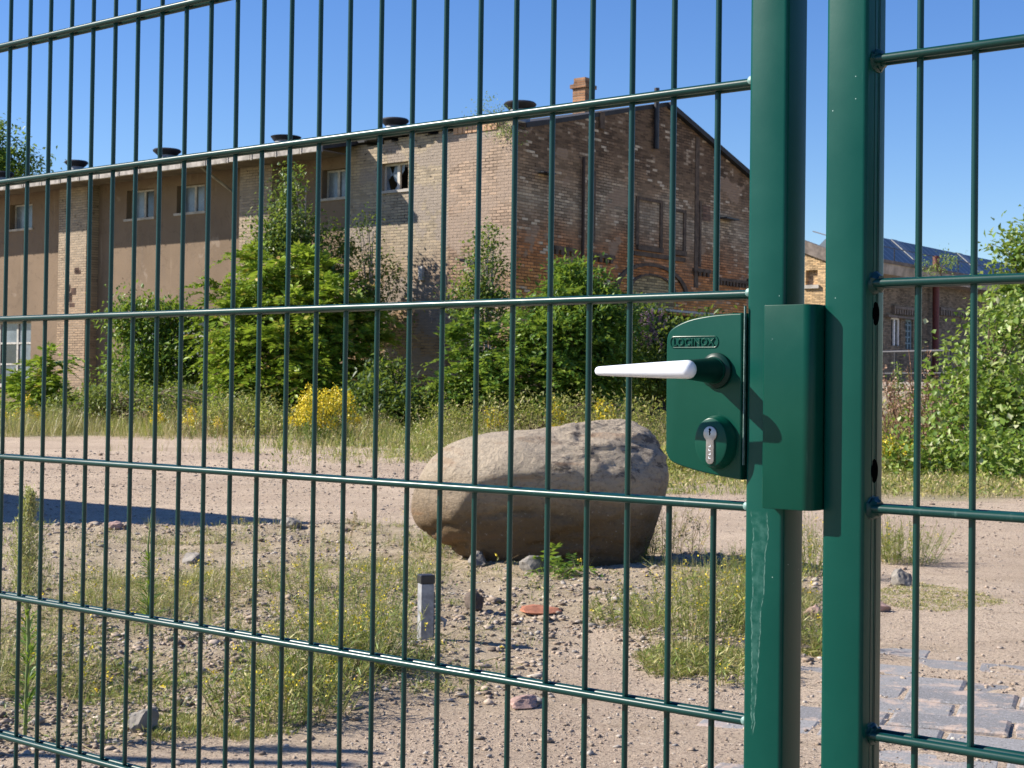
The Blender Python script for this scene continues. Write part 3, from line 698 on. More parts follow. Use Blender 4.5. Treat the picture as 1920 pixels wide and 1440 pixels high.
gbar(1123, 209, 1131, 243, 0, M_SOOT, 'slot'); gbar(1304, 256, 1308, 540, 0, M_SOOT, 'chase', .02); gbar(1311, 376, 1313, 500, 0, M_SOOT, 'chase', .03); gbar(1112, 320, 1115, 455, 0, M_SOOT, 'chase', .02)
gbar(1317, 384, 1331, 416, 0, M_REDB, 'brick_patch', .015); gbar(1008, 325, 1026, 327, 0, M_SHEET, 'iron_bracket', .3); gbar(1347, 410, 1370, 412, 0, M_SHEET, 'iron_bracket', .3)
a = GW(1203, 577, .6); b = GW(1337, 577, .6); MB().box((.55, a[0], a[1] - .03), (.62, b[0], a[1] + .03)).build('pale_pole', M_FRAME_W, shop)
mb = MB(); mb.add([(.0, RY, RZ - .02), (.16, RY, RZ - .02), (.16, BDEP + .3, roof_z(BDEP + .3) - .02), (0, BDEP + .3, roof_z(BDEP + .3) - .02), (.0, RY, RZ - .17), (.16, RY, RZ - .17), (.16, BDEP + .3, roof_z(BDEP + .3) - .17), (0, BDEP + .3, roof_z(BDEP + .3) - .17)],
              [(4, 5, 1, 0), (5, 6, 2, 1), (6, 7, 3, 2), (7, 4, 0, 3), (7, 6, 5, 4), (0, 1, 2, 3)]); mb.build('verge_board', M_TAR, roof)
MB().quad((-2.5, do[0] - 2, -.3), (-2.5, do[1] + 2, -.3), (-2.5, do[1] + 2, zo + 1), (-2.5, do[0] - 2, zo + 1)).build('room_shade_sheet', M_ROOMSHADE, shop)  # dark sheet gives the opening its shade
# chimney
q = plane_hit(1105, 190, BC - BX * 2.2, BX); cy_ = float((q[:2] - BC) @ BY); cw = 46 / F_PX * q[1] * .62; zt_ = float(plane_hit(1105, 146, BC - BX * 2.2, BX)[2])
M_CHIM = brick_mat("chimney brick", 'y', [(0, (.34, .18, .10)), (12, (.34, .18, .10))], (.3, .25, .2), dark=.5)
ch = MB().box((-2.2 - cw, cy_ - cw / 2, RZ - 1.0), (-2.2, cy_ + cw / 2, zt_ - .16)).build('chimney', M_CHIM, roof)
mb = MB().box((-2.2 - cw - .06, cy_ - cw / 2 - .06, zt_ - .30), (-2.2 + .06, cy_ + cw / 2 + .06, zt_ - .19)).box((-2.2 - cw + .02, cy_ - cw / 2 + .02, zt_ - .189), (-2.22, cy_ + cw / 2 - .02, zt_)); mb.build('chimney_cap', M_CHIM, ch)
a_, z_ = LW(792, 513, .05); MB().box((a_ - .07, -.14, z_ - .18), (a_ + .07, -.042, z_ + .18)).build('junction_box', M_FRAME_W, shop, bevel=.01)
a_, z_ = LW(880, 490, .15); MB().tube([(a_ - .15, -.15, z_ + .05), (a_ - .05, -.5, z_ + .02), (a_ + .12, -.42, z_ - .04)], .03, 6).box((a_ - .02, -.22, z_ - .14), (a_ + .2, -.132, z_ + .02)).build('iron_hook', M_SHEET, shop)

# ------------------------------------------------------------------ the far hall on the right
HC3 = at(1600, 700, 66.0); HC = np.array([HC3[0], HC3[1]])
hall = empty('far_hall', (HC[0], HC[1], 0), -BA, label='distant yellow brick hall with ribbed glass roof behind the right stile', cat='building')
def HS(px, py, off=0.0):
    q = plane_hit(px, py, HC + BX * off, BX); return float((q[:2] - HC) @ BY), float(q[2])
def HF(px, py):
    q = plane_hit(px, py, HC, BY); return float((q[:2] - HC) @ BX), float(q[2])
M_BRICK_HALLF = brick_mat("hall brick in sunlit tone", 'x', [(0, (.50, .34, .18)), (9, (.52, .36, .20))], (.42, .32, .22), dark=.08, chips=.5)  # front brick in its sunlit tone
M_BRICK_HALLS = brick_mat("hall brick with shade in colour", 'y', [(0, (.20, .16, .12)), (9, (.24, .19, .14))], (.2, .17, .14), dark=.5)  # side wall copy of the hall brick, shade put into a darker colour
hz = HS(1656, 520)[1]                                      # wall head under the eaves
HL = 48.0
yw1, zw1 = HF(1511, 507); yw2, zw2 = HF(1533, 534)
fz = [HF(1503, 487), HF(1543, 481)]
zA = HF(1503, 472)[1]; zB = HF(1543, 487)[1]; xA = HF(1503, 472)[0]; xB = HF(1543, 487)[0]; fs_ = (zB - zA) / (xB - xA)
mb = MB(); wall_open(mb, xA - 6, 0, -.3, zw2 - .3 if zw2 < zw1 else zw1, [], 0, .3, mkL)
zq = min(zw1, zw2) - .3
def fz_(x): return zA + fs_ * (x - xA)
mb = MB(); wall_open(mb, xA - 7, 0, -.3, zw1 + .25, [(yw1, yw2, zw2, zw1)], 0, .22, mkL)
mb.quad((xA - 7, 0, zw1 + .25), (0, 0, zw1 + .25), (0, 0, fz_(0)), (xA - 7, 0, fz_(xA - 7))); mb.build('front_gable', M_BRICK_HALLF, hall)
MB().box((yw1, .2, zw2), (yw2, .23, zw1)).build('blocked_window', M_BRICK_HALLF, hall); MB().box((yw1 - .1, -.12, zw2 - .16), (yw2 + .1, .02, zw2 - .002)).build('sill', M_CONC, hall)
M_EAVE = simple("weathered parapet", (.16, .13, .11), .9, var=.35, scale=3, bump=.4)
mb = MB(); d_ = HF(1503, 449)[1] - zA
mb.add([(xA - 7, -.15, fz_(xA - 7)), (.15, -.15, fz_(.15)), (.15, .4, fz_(.15)), (xA - 7, .4, fz_(xA - 7)), (xA - 7, -.15, fz_(xA - 7) + d_), (.15, -.15, fz_(.15) + d_), (.15, .4, fz_(.15) + d_), (xA - 7, .4, fz_(xA - 7) + d_)], [(3, 2, 1, 0), (4, 5, 6, 7), (0, 1, 5, 4), (1, 2, 6, 5), (2, 3, 7, 6), (3, 0, 4, 7)]); mb.build('parapet', M_EAVE, hall)
# side wall in shade with windows
sw = []
for (x0, y0, x1, y1) in ((1671, 594, 1689, 648), (1698, 598, 1712, 655)):
    sw.append((HS(x0, y0)[0], HS(x1, y0)[0], HS((x0 + x1) / 2, y1)[1], HS((x0 + x1) / 2, y0)[1]))
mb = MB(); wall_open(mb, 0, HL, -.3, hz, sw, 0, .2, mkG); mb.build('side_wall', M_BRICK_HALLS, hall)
for i, o_ in enumerate(sw):
    mb = MB(); mm = (o_[0] + o_[1]) / 2
    mb.box((-.15, o_[0], o_[2]), (-.08, o_[0] + .12, o_[3])).box((-.15, o_[1] - .12, o_[2]), (-.08, o_[1], o_[3])).box((-.15, mm - .06, o_[2]), (-.07, mm + .06, o_[3])).box((-.15, o_[0] + .12, o_[3] - .12), (-.085, o_[1] - .12, o_[3]))
    if i == 1:
        for k in range(1, 5): zz = o_[2] + (o_[3] - o_[2]) * k / 5; mb.box((-.15, o_[0] + .12, zz - .03), (-.09, o_[1] - .12, zz + .03))
    wn = mb.build('window', simple("white casement", (.75, .75, .74), .5) if i == 0 else simple("blue grey casement", (.16, .24, .28), .6), hall)
    MB().box((-.19, o_[0], o_[2]), (-.17, o_[1], o_[3])).build('pane', M_GLASS_D, wn)
def hband(x0, x1, y0, dy, n, off=.18):
    a = HS(x0, y0); b = HS(x1, y0); mb = MB(); mb.box((.002, a[0], a[1] - dy), (off, b[0], a[1]))
    for k in range(n): u = a[0] + (b[0] - a[0]) * (k + .2) / n; mb.box((.002, u, a[1] - dy - .25), (off * .9, u + (b[0] - a[0]) / n * .5, a[1] - dy - .001))
    mb.build('dentil_band', M_EAVE, hall)
hband(1671, 1712, 573, .12, 9); hband(1758, 1830, 576, .12, 16); hband(1660, 1712, 590, .10, 0)
mb = MB(); e0 = HS(1656, 500)[1]; mb.box((.001, -.2, hz + .002), (.9, HL, e0)); mb.build('eaves_fascia', simple("pale eaves board", (.34, .28, .22), .85, var=.3, scale=2), hall)
MB().box((-.4, -.2, e0 + .003), (.95, HL, e0 + .15)).build('gutter', M_EAVE, hall)
M_GROOF = NT("ribbed glass roof"); xx, yy, zz = M_GROOF.xyz(); rib = M_GROOF.step(M_GROOF.math('FRACT', M_GROOF.math('DIVIDE', yy, .75)), .22, .14)
M_GROOF = M_GROOF.done(M_GROOF.mix(rib, M_GROOF.mix(M_GROOF.noise(.7), (.10, .125, .15), (.15, .185, .21)), (.27, .30, .32)), .5, spec=.35)
zr2 = HS(1656, 446, -2.2)[1]; mb = MB(); yr0 = HS(1640, 495, -.3)[0]
mb.quad((-.3, yr0, e0 + .16), (-.3, HL, e0 + .16), (-2.2, HL, zr2), (-2.2, yr0, zr2)); mb.quad((-2.21, yr0, zr2), (-2.21, HL, zr2), (-4.2, HL, e0 + .1), (-4.2, yr0, e0 + .1)); mb.quad((-.3, yr0, e0 + .16), (-2.2, yr0, zr2), (-4.2, yr0, e0 + .1))
gr = mb.build('glass_roof', M_GROOF, hall)
s1 = (zr2 - e0 - .16) / 1.9; M_WALKW = simple("pale zinc walkway", (.30, .31, .31), .6, var=.15)
def rz_(x): return e0 + .16 + (-.3 - x) * s1
for px_ in (1676, 1800):
    u = HS(px_, 455, -2)[0]; MB().add([(-1.0, u, rz_(-1.0) + .06), (-2.15, u, rz_(-2.15) + .06), (-2.15, u + .7, rz_(-2.15) + .06), (-1.0, u + .7, rz_(-1.0) + .06), (-1.0, u, rz_(-1.0) - .02), (-2.15, u, rz_(-2.15) - .02), (-2.15, u + .7, rz_(-2.15) - .02), (-1.0, u + .7, rz_(-1.0) - .02)], [(0, 1, 2, 3), (0, 3, 7, 4), (1, 0, 4, 5), (2, 1, 5, 6), (3, 2, 6, 7)]).build('roof_walkway', M_WALKW, gr)
mb = MB()
for k in range(12): u = 1 + k * 2.5; mb.tube([(.3, u, e0 + .15), (.3, u, e0 + .85)], .025, 6)
mb.tube([(.3, 1, e0 + .85), (.3, 40, e0 + .85)], .02, 6); mb.build('roof_railing', M_SHEET, hall)
dp = HS(1753, 560, .3); a = HS(1753, 480, .3)[1]; MB().tube([(.35, dp[0], 0), (.35, dp[0], a)], .16, 10).build('downpipe', simple("maroon downpipe", (.12, .03, .03), .7), hall, smooth=True)
mb = MB(); u0 = HF(1495, 428); u1 = HF(1546, 443); mb.tube([(u0[0], 1.5, u0[1]), (u1[0], 1.5, u1[1])], .03, 5); mb.tube([(u1[0] - .4, 1.5, u1[1] - 1.3), (u1[0] - .4, 1.5, u1[1] + .05)], .03, 5); mb.build('roof_rail', M_VENTG, hall)

# concrete platform with railing in front of the hall
pA = at(1560, 716, 30.0); pB = at(1748, 716, 27.5)
plat = empty('loading_platform', (pA[0], pA[1], 0), math.atan2(pB[1] - pA[1], pB[0] - pA[0]), label='weathered concrete loading platform below the far hall windows', cat='platform')
pl = math.hypot(pB[0] - pA[0], pB[1] - pA[1]); ph = pA[2]
MB().box((0, 0, -.2), (pl, 9, ph - .12)).build('wall', simple('stained concrete', (.19, .165, .14), .9, var=.35, scale=2.5, bump=.5), plat); MB().box((-.05, -.06, ph - .118), (pl + .05, 9, ph)).build('slab_edge', simple("platform slab", (.24, .21, .185), .9, var=.2, scale=4, bump=.4), plat)
mb = MB(); zr3 = at(1700, 663, 30.5)[2]; mb.tube([(.2, .7, zr3), (pl - .2, .7, zr3)], .03, 8); mb.tube([(.2, .7, zr3 - .42), (pl - .2, .7, zr3 - .42)], .02, 8)
for k in range(4): mb.tube([(.3 + (pl - .6) * k / 3, .7, ph), (.3 + (pl - .6) * k / 3, .7, zr3)], .03, 8)
tag(mb.build('railing', M_SHEET, None), 'thin dark steel railing on top of the concrete platform', 'railing')
bpy.data.objects['railing'].location = plat.location; bpy.data.objects['railing'].rotation_euler = plat.rotation_euler

# things outside the picture whose shadows lie in it: a hoarding and a tall fence post
hx, hy = gp(0, 981); Lh = 3.2; tx, ty = gp(700, 986); kx = SUN_DIR.z / math.hypot(SUN_DIR.x, SUN_DIR.y)
hd = np.array(gp(0, 922)) - np.array([tx, ty]); hd /= np.linalg.norm(hd)
h0 = np.array([tx - Lh / kx, ty + .0]); 
hb = empty('site_hoarding', (h0[0], h0[1], 0), math.atan2(hd[1], hd[0]), label='tall board hoarding whose shadow falls across the sandy track', cat='hoarding')
MB().box((0, -.03, -.2), (14, .03, Lh)).build('boards', simple("grey boards", (.3, .28, .25), .9), hb)
mb = MB()
for k in range(6): mb.box((k * 2.6 + .1, .031, -.2), (k * 2.6 + .2, .13, Lh - .1))
mb.build('stud', M_WOODG, hb)
fx, fy = gp(640, 1405); ph_ = 2.75; mbp = MB().box((-.03, -.03, -.3), (.03, .03, ph_)).box((-.035, -.035, ph_ + .001), (.035, .035, ph_ + .02))
fpo = mbp.build('fence_post', M_GREEN, None, bevel=.004); fpo.location = (fx - ph_ / kx, fy, 0); tag(fpo, 'green square fence post beyond the left edge of the swing gate', 'post')

# ------------------------------------------------------------------ ground
ys = [-12, -6, -2, 0, 1.5, 2.6]
y = 3.2
while y < 60: ys.append(y); y *= 1.0095
while y < 900: ys.append(y); y *= 1.12
ys = np.array(ys)
ta = np.concatenate([np.linspace(-2.2, -.5, 40), np.linspace(-.5, .5, 330)[1:-1], np.linspace(.5, 2.2, 40)])
Yg, Ag = np.meshgrid(ys, ta, indexing='ij'); Xg = Ag * (np.abs(Yg) + 6.0) * .72 + Ag * .0
Zg = gz(Xg, Yg)
nr, nc = Xg.shape; V = np.stack([Xg, Yg, Zg], 2).reshape(-1, 3)
ii = np.arange(nr - 1)[:, None] * nc + np.arange(nc - 1)[None, :]; ii = ii.ravel()
F = np.stack([ii, ii + 1, ii + nc + 1, ii + nc], 1)
me = bpy.data.meshes.new('ground'); me.vertices.add(len(V)); me.vertices.foreach_set('co', V.astype(np.float32).ravel())
me.loops.add(len(F) * 4); me.loops.foreach_set('vertex_index', F.astype(np.int32).ravel()); me.polygons.add(len(F)); me.polygons.foreach_set('loop_start', np.arange(0, len(F) * 4, 4, dtype=np.int32)); me.update()
me.polygons.foreach_set('use_smooth', [True] * len(F))
P2 = V[:, :2]
plot = sstep(-.25, .35, poly_sd(P2, PLOT) + (fbm(P2[:, 0] * 2, P2[:, 1] * 2, 5) - .5) * .5)
FIELD = [gp(*q) for q in [(-900, 826), (0, 822), (300, 812), (500, 816), (700, 826), (800, 856), (1000, 876), (1240, 896), (1400, 915), (1650, 925), (1800, 938), (2000, 930), (2600, 905), (2600, 765), (-900, 742)]]
FIELD = FIELD[:-2] + [(60, 400), (-90, 400)]
field = sstep(-1.0, 1.5, poly_sd(P2, FIELD) + (fbm(P2[:, 0] * .6, P2[:, 1] * .6, 15) - .5) * 4)
for nme, arr in (('plot', plot), ('field', field)):
    at_ = me.attributes.new(nme, 'FLOAT', 'POINT'); at_.data.foreach_set('value', arr.astype(np.float32))
t = NT("sandy ground"); pa = t.n('ShaderNodeAttribute', _attribute_name='plot').outputs['Fac']; fa = t.n('ShaderNodeAttribute', _attribute_name='field').outputs['Fac']
big = t.noise(.35, det=6); sand = t.mix(t.step(big, .35, .65), (.55, .44, .33), (.43, .335, .25)); sand = t.mix(t.math('MULTIPLY', t.step(t.noise(2.6, t.scale(t.obj(), (.5, 1.6, 1)), det=7, rough=.7), .48, .66), .5), sand, (.35, .275, .19))
sp = t.noise(55, det=6, rough=.7); sand = t.mix(t.step(sp, .52, .66), sand, (.25, .185, .145)); sand = t.mix(t.step(t.noise(120, det=3), .55, .64), sand, (.14, .11, .088)); sand = t.mix(t.step(t.noise(33, det=4, rough=.7), .60, .72), sand, (.68, .575, .44))
soil = t.mix(t.step(t.noise(4, det=8, rough=.7), .35, .65), (.46, .375, .26), (.32, .255, .17)); soil = t.mix(t.step(t.noise(40, det=5, rough=.7), .55, .68), soil, (.50, .42, .34)); soil = t.mix(t.step(t.noise(75, det=3), .58, .66), soil, (.09, .068, .05))
fld = t.mix(t.step(t.noise(1.2, det=6), .35, .65), (.30, .25, .13), (.17, .18, .07))
c = t.mix(pa, sand, soil); c = t.mix(fa, c, fld)
hgt = t.math('ADD', t.noise(60, det=8, rough=.8), t.math('MULTIPLY', t.noise(9, det=4), .8))
M_GROUND = t.done(c, .95, t.bump(hgt, .8, .02), spec=.1)
tag(link_mesh('ground', me, M_GROUND), kind='structure')

# ------------------------------------------------------------------ paving showing through the sand
t = NT("grey paver"); g = t.n('ShaderNodeNewGeometry').outputs['Random Per Island']
c = t.mix(g, (.18, .178, .178), (.26, .255, .25)); c = t.mix(t.step(t.noise(120, det=4, rough=.7), .5, .68), c, (.36, .35, .36)); c = t.mix(t.step(t.noise(90, det=3), .60, .7), c, (.07, .07, .08))
dust = t.step(t.noise(7, det=8, rough=.75), .50, .62); c = t.mix(t.math('MULTIPLY', dust, .8), c, (.47, .36, .29))
M_PAVE = t.done(c, .9, t.bump(t.noise(160, det=4), .6, .006), spec=.2)
p0 = np.array(gp(1707, 1287)); p1 = np.array(gp(1905, 1303)); e1 = (p1 - p0) / np.linalg.norm(p1 - p0); e2 = np.array([-e1[1], e1[0]])
PAVE = [gp(*q) for q in [(1500, 1215), (1560, 1235), (1640, 1222), (1700, 1210), (1900, 1235), (2100, 1245), (2300, 1460), (1900, 1640), (1200, 1700), (1180, 1440), (1260, 1395), (1350, 1395), (1400, 1330), (1480, 1300)]]
pl_, pw_ = .37, .215; mb = MB(); rr = np.random.RandomState(21)
cells = []
for i in range(-14, 14):
    for j in range(-14, 18):
        o = p0 + e1 * ((i + .5 * (j % 2)) * (pl_ + .012)) + e2 * (j * (pw_ + .012)); cells.append(o)
cells = np.array(cells); cen = cells + e1 * pl_ / 2 - e2 * pw_ / 2; sdp = poly_sd(cen, PAVE)
for o, cn, s_ in zip(cells, cen, sdp):
    if s_ < -.1: continue
    zc = float(gz(np.array([cn[0]]), np.array([cn[1]]))[0]); lift = -.0045 + .011 * min(1, max(0, s_ / .6)) + rr.uniform(-.007, .006)
    if rr.rand() < .12: lift -= .012
    b = .012; pts = []
    for (a_, c_) in ((0, 0), (pl_, 0), (pl_, -pw_), (0, -pw_)): q = o + e1 * a_ + e2 * c_; pts.append(q)
    ins = []
    for (a_, c_) in ((b, -b), (pl_ - b, -b), (pl_ - b, -pw_ + b), (b, -pw_ + b)): q = o + e1 * a_ + e2 * c_; ins.append(q)
    tilt = rr.uniform(-.006, .006, 2)
    zt = [zc + lift + tilt[0] * (k in (1, 2)) + tilt[1] * (k > 1) for k in range(4)]
    mb.add([(*p, zc - .04) for p in pts] + [(*p, z - .006) for p, z in zip(pts, zt)] + [(*p, z) for p, z in zip(ins, zt)],
           [(0, 1, 5, 4), (1, 2, 6, 5), (2, 3, 7, 6), (3, 0, 4, 7), (4, 5, 9, 8), (5, 6, 10, 9), (6, 7, 11, 10), (7, 4, 8, 11), (8, 9, 10, 11)])
tag(mb.build('paving', M_PAVE), kind='structure')

# ------------------------------------------------------------------ gravel and rubble
def rocks(n, pts, size, seed, flat=.6):
    rr = np.random.RandomState(seed); base = np.array([(-1, 0, 0), (1, 0, 0), (0, -1, 0), (0, 1, 0), (0, 0, -1), (0, 0, 1), (.6, .6, .5), (-.6, .6, .5), (.6, -.6, .5), (-.6, -.6, .5)], float)
    tri = np.array([(5, 6, 7), (5, 7, 9), (5, 9, 8), (5, 8, 6), (6, 3, 7), (7, 0, 9), (9, 2, 8), (8, 1, 6), (6, 1, 3), (7, 3, 0), (9, 0, 2), (8, 2, 1), (4, 3, 1), (4, 0, 3), (4, 2, 0), (4, 1, 2)])
    n = len(pts); B = base[None] * rr.uniform(.6, 1.25, (n, 10, 1)) * rr.uniform(.6, 1.2, (n, 1, 3)); B[:, :, 2] *= flat
    a = rr.uniform(0, 6.28, n); c, s = np.cos(a), np.sin(a); x = B[:, :, 0] * c[:, None] - B[:, :, 1] * s[:, None]; yy = B[:, :, 0] * s[:, None] + B[:, :, 1] * c[:, None]
    B = np.stack([x, yy, B[:, :, 2]], 2) * size[:, None, None]; z = gz(pts[:, 0], pts[:, 1])
    B += np.stack([pts[:, 0], pts[:, 1], z + size * .15], 1)[:, None, :]
    return B, tri
def scatter(n, x0, x1, y0, y1, seed, fan=True):
    """points in the wedge seen, denser towards the viewer"""
    rr = np.random.RandomState(seed); yv = y0 * (y1 / y0) ** rr.uniform(0, 1, n); xv = rr.uniform(x0, x1, n) * yv; return np.stack([xv, yv], 1)
def rock_mat(name, stops):
    t = NT(name); g = t.n('ShaderNodeNewGeometry').outputs['Random Per Island']; c = t.ramp(g, stops); c = t.mix(t.step(t.noise(60), .4, .7), c, t.mix(.5, c, (.1, .08, .06)))
    return t.done(c, .92, t.bump(t.noise(150), .4, .004), spec=.15)
M_GRAVEL = rock_mat("mixed gravel", [(0, (.15, .115, .09)), (.3, (.36, .28, .21)), (.6, (.47, .38, .30)), (.85, (.30, .275, .25)), (1, (.56, .49, .41))])
s = Soup(); p = scatter(76000, -.40, .40, 4.0, 24, 3); sd_ = poly_sd(p, PLOT); keep = rng.rand(len(p)) < np.where(sd_ > -.1, .95, .75) * (.40 + .65 * (fbm(p[:, 0] * 1.5, p[:, 1] * 1.5, 31) > .45)); p = p[keep]; sd_ = sd_[keep]
sz = np.exp(rng.normal(np.where(sd_ > -.1, -5.0, -5.55), .5)); sz = np.clip(sz * np.clip(p[:, 1] / 9, 1, 2.2), .003, .05); B, tri = rocks(0, p, sz, 4)
s._put(B, (np.arange(len(p))[:, None, None] * 10 + tri[None]).reshape(-1, 3)); 
p2 = scatter(4200, -.40, .30, 4.3, 12.5, 13); k2 = (poly_sd(p2, PLOT) > -.05) & (rng.rand(len(p2)) < sstep(.40, .62, fbm(p2[:, 0] * 1.1, p2[:, 1] * 1.1, 35))); p2 = p2[k2]
B, tri = rocks(0, p2, np.exp(rng.normal(-4.1, .35, len(p2))), 14, .5); s._put(B, (np.arange(len(p2))[:, None, None] * 10 + tri[None]).reshape(-1, 3))
tag(s.build('gravel', M_GRAVEL), kind='stuff')
def stone(px, py, wpx, hpx, name, label, mat, seed, cat='stone', group=None, flatten=1.0):
    X, Y = gp(px, py); k = Y / F_PX; bm = bmesh.new(); bmesh.ops.create_icosphere(bm, subdivisions=3, radius=1.0); rr = np.random.RandomState(seed)
    nn = [(Vector(rr.normal(size=3)).normalized(), rr.uniform(.55, .85)) for _ in range(9)]
    for v in bm.verts:
        for d, m in nn:
            q = v.co.dot(d) - m
            if q > 0: v.co -= d * q
        v.co *= 1 + .05 * rr.normal()
    for v in bm.verts: v.co = Vector((v.co.x * wpx * k * .62, v.co.y * wpx * k * .5, v.co.z * hpx * k * .72 * flatten))
    me = bpy.data.meshes.new(name); bm.to_mesh(me); bm.free(); o = link_mesh(name, me, mat); z = float(gz(np.array([X]), np.array([Y]))[0]); o.location = (X, Y + .02, z + hpx * k * .36); o.rotation_euler = (0, 0, rr.uniform(0, 6))
    return tag(o, label, cat, group)
M_ST1 = simple("grey rubble stone", (.21, .19, .165), .9, var=.3, scale=14, bump=.6); M_ST2 = simple("pink stone", (.36, .235, .195), .9, var=.2, scale=14, bump=.6); M_ST3 = simple("brick red earth clod", (.34, .13, .07), .95, var=.3, scale=20, bump=.8)
stone(264, 1378, 52, 44, 'rubble_stone', 'sharp grey rubble stone at the front edge of the weed patch', M_ST1, 1)
stone(985, 1326, 58, 20, 'rubble_stone', 'flat pinkish stone lying below the lowest full rail', M_ST2, 2)
stone(1694, 1103, 40, 30, 'rubble_stone', 'pale angular stone on the sand right of the second stile', M_ST1, 3)
stone(1012, 1158, 84, 11, 'brick_rubble', 'flattened heap of orange brick crumbs on the sand before the boulder', M_ST3, 4, 'rubble')
stone(895, 1072, 44, 26, 'rubble_stone', 'grey stone tucked under the left foot of the boulder', M_ST1, 15)
stone(1000, 1085, 44, 30, 'rubble_stone', 'dark stone in the shade under the boulder', M_ST1, 6)
stone(888, 1158, 40, 34, 'soil_clod', 'dark lump of soil right of the capped stake', simple("dark soil", (.10, .075, .06), .95, var=.4, scale=20, bump=.8), 7, 'clod')
stone(215, 1000, 30, 14, 'rubble_stone', 'flat brown stone on the far edge of the weed patch', M_ST2, 8)
stone(545, 995, 40, 18, 'rubble_stone', 'dark grey stone at the end of the broad shadow', M_ST1, 9)
stone(360, 1066, 44, 20, 'rubble_stone', 'bluish stone among dry weeds in the left patch', M_ST1, 10)
stone(1530, 1165, 44, 26, 'rubble_stone', 'sandy stone seen between the two gate stiles', M_ST2, 12)
stone(1655, 1150, 30, 20, 'rubble_stone', 'small reddish stone beside the moss strip', M_ST2, 13)

